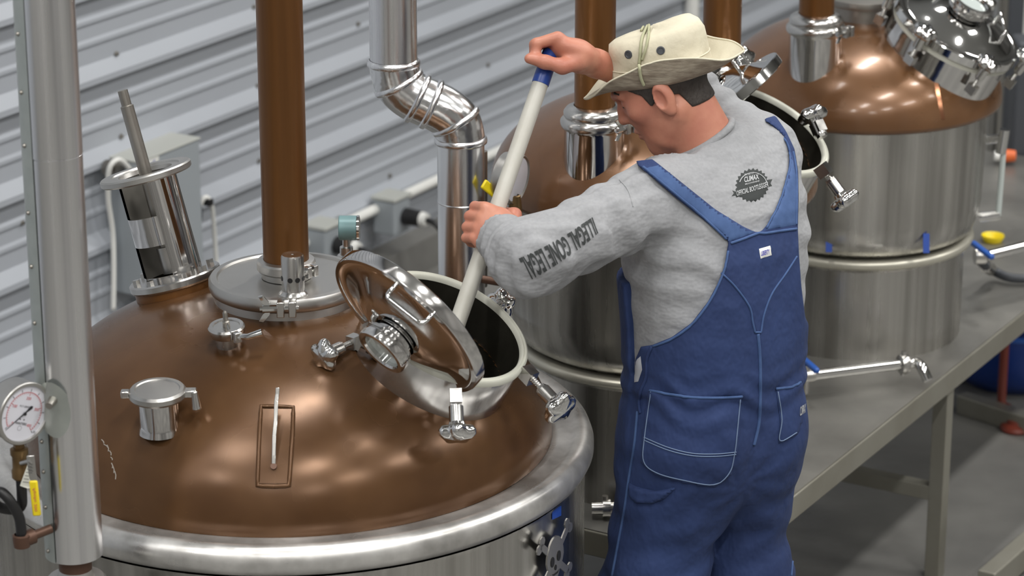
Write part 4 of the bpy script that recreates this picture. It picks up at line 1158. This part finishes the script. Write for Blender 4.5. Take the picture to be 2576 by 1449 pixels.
def f_larm(P):
    return smin(hand_left(P), chain(P, [WRL, ELL], [.028, .042]), .012)
addb(surface(f_larm, np.array(GL) - .085, np.maximum(np.array(GL) + .085, np.array(WRL) + .04), .0024))
GH = PY(1386, 140, 5.47)
def hand_right(P):
    r, u, c = RIGHT, UPI, TOC
    G = GH
    wr = (WRR - G)
    dirw = (WRR - (G + r * .012 + u * .030)).normalized(); up2 = (u - dirw * u.dot(dirw)).normalized(); c2 = dirw.cross(up2)
    d = ell(P, G + r * .040 + u * .006, (dirw, up2, c2), (.050, .024, .042))
    d = smin(d, cap(P, G + r * .014 + u * .030 + c * .026, G + r * .016 + u * .028 - c * .028, .0145, .0125), .012)
    d = smin(d, cap(P, G + r * .055 - u * .002, WRR, .031, .0265), .022)
    for off, rr, e in ((.031, .0110, 1.0), (.0105, .0112, 1.08), (-.010, .0105, 1.04), (-.029, .009, .95)):
        o_ = G + c * off
        d = smin(d, chain(P, [o_ + r * .012 + u * .033, o_ - r * (.029 * e) + u * .021, o_ - r * (.031 * e) - u * .006, o_ - r * .014 - u * .018], [rr * 1.12, rr * 1.02, rr * .95, rr * .85], .004), .0045)
    d = smin(d, chain(P, [G + r * .052 - u * .014 + c * .022, G + r * .022 - u * .024 + c * .038, G - r * .012 - u * .016 + c * .043, G - r * .043 - u * .009 + c * .040], [.0185, .0145, .0125, .0100], .010), .010)
    return d
def f_rarm(P):
    return smin(hand_right(P), chain(P, [WRR, ELR], [.0265, .042]), .015)
lo = np.minimum(np.array(GH) - .075, np.array(ELR) - .06); hi = np.maximum(np.array(GH) + .075, np.array(ELR) + .05)
addb(surface(f_rarm, lo, hi, .0026))
# torso, hips and legs under the clothes (coarse, hidden)
HIPL = PY(1716, 1105, 5.35); HIPR = PY(1866, 1105, 5.43)
KL, KR = Vector((.284, 5.325, .60)), Vector((.482, 5.425, .60))
FL, FR = Vector((.232, 5.285, .02)), Vector((.502, 5.445, .02))
def f_core(P):
    d = torso(P, -.03)
    d = smin(d, chain(P, [HIPL, KL, FL], [.085, .06, .045]), .03)
    return smin(d, chain(P, [HIPR, KR, FR], [.085, .06, .045]), .03)
addb(surface(f_core, (.02, 5.1, FZ), (.75, 5.75, 1.7), .014))
man_base = Vector((.38, 5.37, FZ))
man = obj('person', np.concatenate(body_V), np.concatenate(body_F), 'skin', None, 180, base=man_base)
tag(man, 'man in tan hat, grey shirt and blue denim overalls, stirring the large still', 'person')

# eyes, brow and thumb nails
def head_patch(name, pts, r, mat):
    mb = MB(); mb.tube(spline(pts, 5), r, 6); return mb.build(name, mat, man, 180)
head_patch('eyebrow', [wpt(.092, .014, .036), wpt(.090, .028, .041), wpt(.078, .045, .036)], [.0032] * 11, 'hair')
head_patch('eyebrow', [wpt(.092, -.014, .036), wpt(.090, -.028, .041), wpt(.078, -.045, .036)], [.0032] * 11, 'hair')
head_patch('eyelid', [wpt(.089, .022, .008), wpt(.0895, .033, .0085), wpt(.082, .043, .009)], [.0014] * 11, 'hair')
head_patch('eyelid', [wpt(.089, -.022, .008), wpt(.0895, -.033, .0085), wpt(.082, -.043, .009)], [.0014] * 11, 'hair')

# ---- hair: a close-cropped shell
def f_hair(P):
    Q = to_head(P)
    d = ell(Q, (-.012, 0, .042), I3, (.098, .077, .088))
    d = smin(d, ell(Q, (.035, 0, -.020), I3, (.066, .064, .085)), .03)
    d = smin(d, neck(P), .022) - .0035
    x, z = Q[..., 0], Q[..., 2]
    line = np.interp(x, [-.12, -.085, -.035, -.028, .006, .012, .030, .036, .060, .08], [-.066, -.070, -.058, -.020, .0, -.006, -.014, .016, .040, .06])
    return under_hat(P, smax(d, line - z, .004))
V, F = surface(f_hair, np.array(HO) - .15, np.array(HO) + .15, .003)
obj('hair', V, F, 'hair', man, 180)

# ---- shirt
def folds(P, A, B, freq, amp, ph=0.0):
    A = v3(A); B = v3(B); L = np.linalg.norm(B - A); d = (B - A) / L
    t = (P - A) @ d
    s = P[..., 0] * 9 + P[..., 2] * 11
    return amp * np.sin(t * freq + 1.3 * np.sin(s * 1.7 + ph) + ph)
def f_shirt(P):
    d = torso(P, .004)
    d = smin(d, cap(P, SHL, SHR, .072, .070), .05)
    d = smin(d, cap(P, PY(1800, 430, 5.50), SHR + Vector((-.02, .0, .01)), .080, .068), .04)
    al = chain(P, [SHL, ELL, WRL + (WRL - ELL).normalized() * .012], [.074, .066, .047], .03)
    wl = np.clip(1 - np.abs(al) / .03, 0, 1)
    al = al + wl * (folds(P, WRL, ELL, 150, .0045) + folds(P, ELL, SHL, 75, .0040, 1.0))
    d = smin(d, al, .028)
    ar = chain(P, [SHR, ELR, ELR + (WRR - ELR) * .35], [.070, .062, .052], .03)
    ar = ar + np.clip(1 - np.abs(ar) / .03, 0, 1) * folds(P, SHR, ELR, 130, .0035, .4)
    d = smin(d, ar, .04)
    # drape over the waist at the left, and gentle back creases
    z = P[..., 2]
    v = (P - v3(SHL)) @ LE
    d = d + .0030 * np.sin(z * 95 + 6 * P[..., 0] * 4 + 1.2 * np.sin(P[..., 0] * 31)) * np.clip(1 - np.abs(z - 1.34) / .16, 0, 1)
    # neckline
    n = (NECK0 - NB).normalized()
    cut = (P - v3(NECK0 + Vector((0, 0, .028)))) @ v3(Vector((-.52, .05, .85)).normalized())
    ra = cap(P, NECK0 - Vector((0, 0, .2)), NB, .0)
    d = np.where(ra < .100, smax(d, cut, .006), d)
    # hollow wrist
    w = (WRL - ELL).normalized()
    wr = (P - v3(WRL + w * .008)) @ v3(w)
    near = np.sqrt(((P - v3(WRL)) ** 2).sum(-1)) < .10
    d = np.where(near, np.maximum(d, wr), d)
    d = np.maximum(d, (WAIST_Z - .06) - z)
    return d
WAIST_Z = PY(1700, 905, 5.40).z
CROTCH = PY(1855, 1170, 5.36)
lo = (ELL.x - .13, 5.02, WAIST_Z - .08); hi = (.66, 5.80, 1.80)
V, F = surface(f_shirt, lo, hi, .0046)
shirt = obj('shirt', V, F, 'shirt_grey', man, 180)
BS = bvh_of(shirt)
# collar rib
n = Vector((-.52, .05, .85)).normalized()
pc = NECK0 + Vector((0, 0, .024))
ring = []
x_, y_, _ = axes(n, RIGHT)
axp = NECK0 + (NB - NECK0) * ((pc - NECK0).dot(n) / (NB - NECK0).dot(n))
for i in range(72):
    a = 2 * math.pi * i / 72; d = x_ * math.cos(a) + y_ * math.sin(a)
    rr = np.linspace(.02, .13, 111); Q = np.array(axp)[None] + rr[:, None] * np.array(d)[None]
    dv = neck(Q.astype(np.float32)); k = int(np.argmax(dv > .004)); ring.append(axp + d * float(rr[k]))
ring = [(ring[i - 1] + ring[i] * 2 + ring[(i + 1) % 72]) / 4 for i in range(72)]
MB().tube(ring, .0075, 10, closed=True).build('collar', 'shirt_grey', man, 180)

# ---- overalls
def pix(P):
    v = P - v3(CAM); D = v[..., 1] * CP - v[..., 2] * SP
    return 1288 + FPX * v[..., 0] / D, 724.5 - FPX * (v[..., 1] * SP + v[..., 2] * CP) / D
def poly_sd(x, y, poly):
    d = np.full(x.shape, 1e9, dtype=np.float32); s = np.ones(x.shape, dtype=np.float32); n = len(poly)
    for i in range(n):
        ax_, ay_ = poly[i]; bx2, by2 = poly[(i + 1) % n]
        ex, ey = bx2 - ax_, by2 - ay_; wx, wy = x - ax_, y - ay_
        t = np.clip((wx * ex + wy * ey) / (ex * ex + ey * ey), 0, 1)
        d = np.minimum(d, (wx - ex * t) ** 2 + (wy - ey * t) ** 2)
        c1 = y >= ay_; c2 = y < by2; c3 = ex * wy > ey * wx
        s = np.where((c1 & c2 & c3) | (~c1 & ~c2 & ~c3), -s, s)
    return s * np.sqrt(d)
PANEL = [(1600, 1000), (1598, 905), (1612, 872), (1640, 868), (1690, 848), (1740, 812), (1780, 760), (1806, 712), (1822, 670), (1829, 628), (1833, 606), (1905, 583), (1922, 583), (2007, 571), (2010, 640), (2016, 720), (2026, 800), (2060, 860), (2060, 1000)]
STRAP_L = [(1905, 586), (1870, 570), (1800, 527), (1725, 467), (1655, 411), (1640, 400), (1600, 405), (1606, 418), (1640, 445), (1700, 497), (1765, 549), (1822, 598), (1836, 612), (1846, 640)]
STRAP_R = [(1908, 590), (1930, 565), (1960, 508), (1982, 440), (1986, 390), (1972, 345), (1945, 318), (1918, 300), (1950, 290), (1978, 330), (1999, 375), (2008, 430), (2009, 500), (2007, 590)]
def f_upper(P):
    d = torso(P, .004)
    d = smin(d, cap(P, SHL, SHR, .072, .070), .05)
    d = smin(d, cap(P, PY(1800, 430, 5.50), SHR + Vector((-.02, .0, .01)), .080, .068), .04)
    d = smin(d, chain(P, [SHL, ELL], [.074, .066], .03), .028)
    return d
def f_overalls(P):
    z = P[..., 2]; px, py = pix(P)
    body = torso(P, .012)
    for hp, s in ((HIPL, 1), (HIPR, -1)):
        body = smin(body, ell(P, hp - fwd * .055 + Vector((0, 0, .03)), (LE, FW, (0, 0, 1)), (.082, .076, .10)), .06)
    legs = np.minimum(chain(P, [HIPL + Vector((0, 0, -.01)), KL, FL], [.118, .103, .088], .05), chain(P, [HIPR + Vector((0, 0, -.01)), KR, FR], [.104, .094, .082], .05))
    wl = np.clip(1 - np.abs(legs) / .04, 0, 1)
    legs = legs + wl * (.0045 * np.sin(z * 44 + 16 * P[..., 0] + 1.5 * np.sin(P[..., 1] * 23)) + .002 * np.sin(z * 97 - 30 * P[..., 0]))
    m = np.minimum(poly_sd(px, py, PANEL), np.minimum(poly_sd(px, py, STRAP_L), poly_sd(px, py, STRAP_R))) / 1240
    cxy = [np.interp(z, SZ, SXY[:, i]) for i in range(2)]
    vv = (P[..., 0] - cxy[0]) * FW[0] + (P[..., 1] - cxy[1]) * FW[1]
    back = smax(f_upper(P) - .010, np.maximum(m, vv - .03), .003)
    # front bib, seen under the left arm
    zt = PY(1570, 690, 5.40).z
    bib = smax(torso(P, .016), np.maximum(.045 - vv, z - zt), .004)
    low = smax(body, z - WAIST_Z, .004)
    d = np.minimum(np.minimum(back, bib), low)
    d = smin(d, legs, .07)
    d = d + .0038 * np.sin(z * 110 + 25 * P[..., 0] + 2 * np.sin(P[..., 0] * 40)) * np.clip(1 - np.abs(z - (WAIST_Z - .03)) / .07, 0, 1)
    # creases fanning out from the crotch and under the seat
    cr = P - v3(CROTCH); th = np.arctan2(cr[..., 2], cr[..., 0]); rr = np.sqrt(cr[..., 0] ** 2 + cr[..., 2] ** 2)
    d = d + .0034 * np.sin(th * 9 + 2.6 * np.sin(rr * 20)) * np.clip(rr / .12, 0, 1) * np.clip(1 - rr / .30, 0, 1)
    d = np.maximum(d, FZ + .055 - z)
    return d
V, F = surface(f_overalls, (.05, 5.10, FZ + .04), (.68, 5.72, 1.70), .0048)
ov = obj('overalls', V, F, 'denim', man, 180)
BO = bvh_of(ov)
# shoes
for fp in (FL, FR):
    c = fp + fwd * .07
    def f_shoe(P, fp=fp):
        d = chain(P, [Vector((fp.x, fp.y, FZ + .05)) - fwd * .03, Vector((fp.x, fp.y, FZ + .048)) + fwd * .09, Vector((fp.x, fp.y, FZ + .040)) + fwd * .17], [.045, .046, .040], .03)
        d = smin(d, cap(P, Vector((fp.x, fp.y, FZ + .05)), Vector((fp.x, fp.y, FZ + .15)), .045, .048), .03)
        return smax(d, FZ + .002 - P[..., 2], .004)
    V, F = surface(f_shoe, (c.x - .20, c.y - .2, FZ - .004), (c.x + .2, c.y + .2, FZ + .2), .008)
    obj('shoe', V, F, 'leather', man, 180)

# ---- sewn details: traced on the cloth and laid on its real surface
def lay(bvh, px, py, off):
    l_, n_ = hit(bvh, px, py)
    return None if l_ is None else l_ + n_ * off
def seam(pts, name='seam', r=.0022, mat='denim_light', bvh=None, off=.0008, dash=False, parent=None):
    P = [Vector((x, y, 0)) for x, y in pts]; P = spline(P, max(2, int(40 / len(pts)) + 2)); out = []
    for p in P:
        q = lay(bvh or BO, p.x, p.y, off)
        if q is not None: out.append(q)
    # drop jumps
    o2 = [out[0]] if out else []
    for q in out[1:]:
        if (q - o2[-1]).length < .05: o2.append(q)
    if len(o2) < 2: return None
    return MB().tube(o2, r, 6).build(name, mat, parent or man, 180)
def patch(poly, name, mat, off=.004, bvh=None, step=7.0, parent=None):
    """cloth patch: polygon in picture coordinates laid on the garment, with thickness"""
    xs = [p[0] for p in poly]; ys = [p[1] for p in poly]
    bm = bmesh.new()
    vs = [bm.verts.new((x, y, 0)) for x, y in poly]; bm.faces.new(vs)
    for ax in (0, 1):
        lo_, hi_ = (min(xs), max(xs)) if ax == 0 else (min(ys), max(ys))
        t = lo_ + step
        while t < hi_:
            co = (t, 0, 0) if ax == 0 else (0, t, 0); no = (1, 0, 0) if ax == 0 else (0, 1, 0)
            bmesh.ops.bisect_plane(bm, geom=bm.verts[:] + bm.edges[:] + bm.faces[:], plane_co=co, plane_no=no); t += step
    bm.verts.index_update()
    edge = {v.index: v.is_boundary for v in bm.verts}
    V = []; ok = []
    for v in bm.verts:
        q = lay(bvh or BO, v.co.x, v.co.y, (off * .2 if edge[v.index] else off)); ok.append(q is not None); V.append(q if q is not None else Vector((0, 0, 0)))
    F = [tuple(v.index for v in f.verts) for f in bm.faces if all(ok[v.index] for v in f.verts)]
    bm.free()
    for i in range(len(V)):
        if not ok[i]: V[i] = V[ok.index(True)]
    return obj(name, V, F, mat, parent or man, 180)
pk = patch([(1634, 981), (1750, 998), (1866, 995), (1862, 1060), (1855, 1130), (1838, 1195), (1795, 1226), (1720, 1214), (1650, 1195), (1613, 1163), (1617, 1100), (1625, 1040)], 'back_pocket', 'denim', .006)
pk2 = patch([(1951, 974), (1990, 970), (2014, 958), (2020, 1000), (2016, 1060), (2006, 1092), (1958, 1116), (1962, 1060)], 'back_pocket', 'denim', .005)
BO = bvh_of(ov)
def merged_bvh(objs):
    Vs = []; Fs = []
    for o in objs:
        b = origin_of(o); k0 = len(Vs)
        Vs += [Vector(v.co) + b for v in o.data.vertices]; Fs += [tuple(i + k0 for i in p.vertices) for p in o.data.polygons]
    return BVHTree.FromPolygons(Vs, Fs)
BP = merged_bvh([ov, pk, pk2])
seam([(1634, 983), (1690, 993), (1750, 1001), (1810, 1001), (1866, 998)], 'pocket_hem', .0030, 'denim_light', BP, parent=pk)
seam([(1620, 1100), (1680, 1125), (1740, 1140), (1800, 1142), (1852, 1137)], 'pocket_stitch', .0011, 'stitch', BP, parent=pk)
seam([(1622, 1108), (1680, 1132), (1740, 1146), (1800, 1148), (1851, 1143)], 'pocket_stitch', .0011, 'stitch', BP, parent=pk)
seam([(1862, 1005), (1854, 1090), (1848, 1140), (1834, 1190), (1795, 1219), (1720, 1208), (1652, 1189), (1620, 1160), (1622, 1100), (1638, 985)], 'pocket_stitch', .0012, 'stitch', BP, parent=pk)
seam([(1952, 978), (1990, 974), (2014, 962)], 'pocket_hem', .0028, 'denim_light', BP, parent=pk2)
seam([(1957, 985), (1967, 1055), (1962, 1108), (2004, 1088)], 'pocket_stitch', .0012, 'stitch', BP, parent=pk2)
# yoke, back seam, panel and strap edges
seam([(1816, 688), (1850, 722), (1885, 772), (1893, 810), (1899, 836)], 'yoke_seam', .0022, 'denim_light')
seam([(1899, 836), (1914, 836)], 'yoke_seam', .0022, 'denim_light')
seam([(1914, 836), (1922, 790), (1942, 738), (1975, 690), (2004, 645)], 'yoke_seam', .0022, 'denim_light')
seam([(1906, 840), (1911, 900), (1912, 980), (1909, 1060), (1896, 1120)], 'back_seam', .0035, 'denim_light')
seam([(1838, 612), (1870, 601), (1905, 588), (1925, 587), (1965, 581), (2003, 576)], 'panel_hem', .0030, 'denim_light')
seam([(1832, 632), (1825, 670), (1808, 715), (1783, 762), (1742, 815), (1692, 852), (1642, 872)], 'panel_edge', .0026, 'denim_light')
seam([(1900, 581), (1866, 565), (1800, 521), (1728, 463), (1662, 411)], 'strap_edge', .0026, 'denim_light')
seam([(1828, 601), (1766, 543), (1704, 492), (1646, 443), (1618, 420)], 'strap_edge', .0026, 'denim_light')
seam([(1928, 574), (1960, 512), (1983, 440), (1988, 392), (1975, 350), (1950, 325)], 'strap_edge', .0022, 'denim_light')
seam([(2003, 565), (2004, 500), (2003, 432), (1995, 382)], 'strap_edge', .0022, 'denim_light')
# the straps themselves are a faded blue
patch([(1900, 583), (1866, 567), (1800, 523), (1728, 465), (1664, 414), (1622, 424), (1648, 446), (1704, 495), (1766, 546), (1828, 604), (1836, 607)], 'strap', 'denim_light', .0015)
patch([(1926, 578), (1960, 514), (1984, 440), (1988, 400), (1992, 390), (2002, 440), (2003, 500), (2002, 566)], 'strap', 'denim_light', .0015)
# side seams, side opening, hammer loop
seam([(1604, 1035), (1596, 1120), (1583, 1200), (1570, 1290), (1553, 1380), (1540, 1449)], 'side_seam', .0030, 'denim_light')
seam([(2000, 1290), (1997, 1360), (1990, 1449)], 'side_seam', .0026, 'denim_light')
seam([(1640, 872), (1628, 905), (1626, 950), (1612, 985), (1608, 1015), (1612, 1040)], 'placket', .0040, 'denim')
patch([(1596, 910), (1612, 896), (1616, 930), (1606, 960), (1596, 962)], 'lining', 'lining', .003)
patch([(1582, 1214), (1610, 1226), (1650, 1234), (1700, 1226), (1676, 1252), (1640, 1268), (1600, 1264), (1584, 1248)], 'hammer_loop', 'denim', .010)
seam([(1584, 1218), (1610, 1229), (1650, 1237), (1697, 1229)], 'loop_edge', .0024, 'denim_light')
# white label on the back panel, printed mark on the pocket
BO2 = merged_bvh([ov, pk, pk2])
lb = patch([(1909, 626), (1937, 618), (1941, 642), (1913, 651)], 'sewn_label', 'white_plastic', .003)
def text_on(bvh, txt, origin, ux, uy, mat, name, off, bold=0, parent=None, curve=None):
    """ux: picture vector of the whole text width; uy: picture vector of the cap height"""
    V, F, lo_, hi_ = text_mesh(txt, bold)
    out = []; bad = set()
    for i, v in enumerate(V):
        s = (v[0] - lo_[0]) / (hi_[0] - lo_[0]); t = v[1] / .70
        if curve: x, y, uyx, uyy = curve(s); X, Y = x + uyx * t, y + uyy * t
        else: X, Y = origin[0] + ux[0] * s + uy[0] * t, origin[1] + ux[1] * s + uy[1] * t
        q = lay(bvh, X, Y, off)
        if q is None: bad.add(i); q = Vector((0, 0, 0))
        out.append(q)
    F = [f for f in F if not (set(f) & bad)]
    good = [i for i in range(len(out)) if i not in bad]
    if not good: return None
    for i in bad: out[i] = out[good[0]]
    return obj(name, out, F, mat, parent or man, 0)
BL_ = merged_bvh([ov, lb])
text_on(BL_, 'LIBERTY', (1915, 643.5), (21, -6), (-1, -11), 'ink_blue', 'label_print', .0012, .02, lb)
text_on(BP, 'CLIMAX', (2011, 1046), (14, -9), (1, -22), 'ink_light', 'pocket_print', .0012, .02, pk2)
# sleeve lettering, reading upside down from the shoulder to the cuff
def sleeve(s):
    a, b, c = Vector((1490, 548)), Vector((1404, 610)), Vector((1306, 652))
    p = a * (1 - s) ** 2 + b * 2 * s * (1 - s) + c * s * s
    return p.x, p.y, 14 + 12 * s, 38 + 14 * s
text_on(BS, 'ILLEGAL GONE LEGAL', None, None, None, 'ink_grey', 'sleeve_print', .0022, .022, shirt, sleeve)
# round badge on the back
cx, cy = 1892, 466
gear = []
for i in range(48):
    a = 2 * math.pi * i / 48; r = 1.0 if i % 2 else .88
    gear.append((cx + 43 * r * math.cos(a) + 3 * math.sin(a), cy + 43 * r * math.sin(a) - 5 * math.cos(a)))
bdg = patch(gear, 'back_badge', 'ink_grey', .0012, BS, 9, shirt)
ban = patch([(1842, 479), (1853, 483), (1850, 478), (1934, 452), (1943, 451), (1938, 461), (1942, 468), (1934, 470), (1852, 497), (1850, 492), (1840, 494), (1846, 486)], 'badge_banner', 'ink_grey', .0016, BS, 9, shirt)
BB = merged_bvh([bdg, ban, shirt])
text_on(BB, 'CLIMAX', (1872, 459), (37, -9), (-1, -13), 'ink_light', 'badge_print', .0009, .03, shirt)
text_on(BB, 'OFFICIAL BOOTLEGGER', (1853, 493), (80, -24), (-1, -12), 'ink_light', 'badge_print', .0009, .02, shirt)
text_on(BB, 'TIM SMITH\'S', (1872, 443), (24, -5), (0, -5), 'ink_light', 'badge_print', .0009, .01, shirt)
text_on(BB, 'MOONSHINE', (1874, 466), (36, -9), (0, -4), 'ink_light', 'badge_print', .0009, .01, shirt)
arc = []
for i in range(25):
    a = math.radians(196 + 150 * i / 24); arc.append((cx + 35 * math.cos(a) + 2, cy + 33 * math.sin(a) + 2))
seam(arc, 'badge_ring', .0010, 'ink_light', BB, .0008, parent=shirt)
# sleeve and shoulder seams of the shirt
seam([(1558, 452), (1580, 480), (1592, 520)], 'shirt_seam', .0010, 'shirt_grey', BS, .0006, parent=shirt)

# ---- hat
def kp(x, y, z): return KC + KF * x + KL_ * y + KU * z
# crown
V = []; F = []; seg = 96
rows = [(1.0, -.006), (1.0, .010), (.985, .028), (.975, .030), (.97, .055), (.955, .075), (.90, .092), (.78, .101), (.55, .103), (.30, .100), (0.001, .098)]
for j, (s, z) in enumerate(rows):
    for i in range(seg):
        a = 2 * math.pi * i / seg
        wob = 1 + .012 * math.sin(3 * a + j) + .008 * math.sin(7 * a + 2 * j)
        rx, ry = .104, .084
        zz_ = z - (.018 * max(0, math.cos(a)) * (z / .1) ** 2) + .004 * math.sin(2 * a + 1) * (z / .1) + (-.010 * math.exp(-((math.cos(a) * s) ** 2) * 6) * (z / .1) ** 4 * s)
        V.append(kp(rx * s * wob * math.cos(a), ry * s * wob * math.sin(a), zz_))
for j in range(len(rows) - 1):
    for i in range(seg):
        F.append((j * seg + i, j * seg + (i + 1) % seg, (j + 1) * seg + (i + 1) % seg, (j + 1) * seg + i))
hat = obj('hat', V, F, 'hat_cloth', man, 60)
# brim: sides turned up, front dipping, back flared
V = []; F = []; nr = 9
def brim(a, t, th=0):
    rx, ry = .104, .084
    ca, sa = math.cos(a), math.sin(a)
    side = abs(sa) ** 2.2; back = max(0, -ca)
    wdt = .060 + .002 * max(0, ca) ** 2 - .016 * side * 1 + .004 * back
    rise = .052 * side - .016 * max(0, ca) ** 3 + .020 * back ** 1.5 * (1 - side)
    out = wdt * (t - .25 * side * t * t)
    z = rise * t ** 1.6 + .002 * math.sin(a * 9) * t - .004
    if ca < 0: z += .012 * side * t * min(1, -ca * 2.5)
    return kp((rx + out) * ca, (ry + out * (1 - .25 * side)) * sa, z - th)
for a_i in range(seg):
    a = 2 * math.pi * a_i / seg
    for j in range(nr): V.append(brim(a, j / (nr - 1)))
for a_i in range(seg):
    b_i = (a_i + 1) % seg
    for j in range(nr - 1): F.append((a_i * nr + j, a_i * nr + j + 1, b_i * nr + j + 1, b_i * nr + j))
obj('brim', V, F, 'hat_cloth', hat, 180)
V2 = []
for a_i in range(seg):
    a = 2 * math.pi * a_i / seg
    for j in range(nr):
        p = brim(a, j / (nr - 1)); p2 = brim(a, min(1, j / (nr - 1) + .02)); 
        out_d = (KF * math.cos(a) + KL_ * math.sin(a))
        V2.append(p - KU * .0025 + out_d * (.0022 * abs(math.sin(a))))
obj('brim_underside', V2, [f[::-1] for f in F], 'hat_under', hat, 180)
MB().tube([brim(2 * math.pi * i / 96, 1.0) - KU * .001 for i in range(96)], .0022, 6, closed=True).build('brim_edge', 'hat_cloth', hat, 180)
BH = merged_bvh([o for o in hat.children] + [hat])
for (px, py) in ((1581, 137), (1662, 127)):
    l_, n_ = hit(BH, px, py)
    if l_ is not None: MB().lathe([(.0085, 0), (.0085, .0015), (.006, .002), (.005, .0005), (0, .0005)], frame(l_, n_), 20).build('eyelet', 'dark_grey', hat, 40)
def cord(pts, r=.0032):
    out = [q for q in (lay(BH, p.x, p.y, .003) for p in spline([Vector((x, y, 0)) for x, y in pts], 8)) if q is not None]
    if len(out) > 2: MB().tube(out, r, 8).build('chin_cord', 'cord_green', hat, 180)
cord([(1630, 68), (1616, 100), (1611, 140), (1609, 170), (1613, 195), (1620, 212)])
cord([(1634, 66), (1633, 90), (1626, 120), (1616, 150)], .0028)
cord([(1614, 80), (1622, 68), (1634, 62)], .0028)
# seam of the crown
cord_pts = [kp(.975 * .104 * math.cos(2 * math.pi * i / 80), .975 * .085 * math.sin(2 * math.pi * i / 80), .0295) for i in range(80)]
MB().tube(cord_pts, .0016, 6, closed=True).build('hat_band_seam', 'hat_cloth', hat, 180)
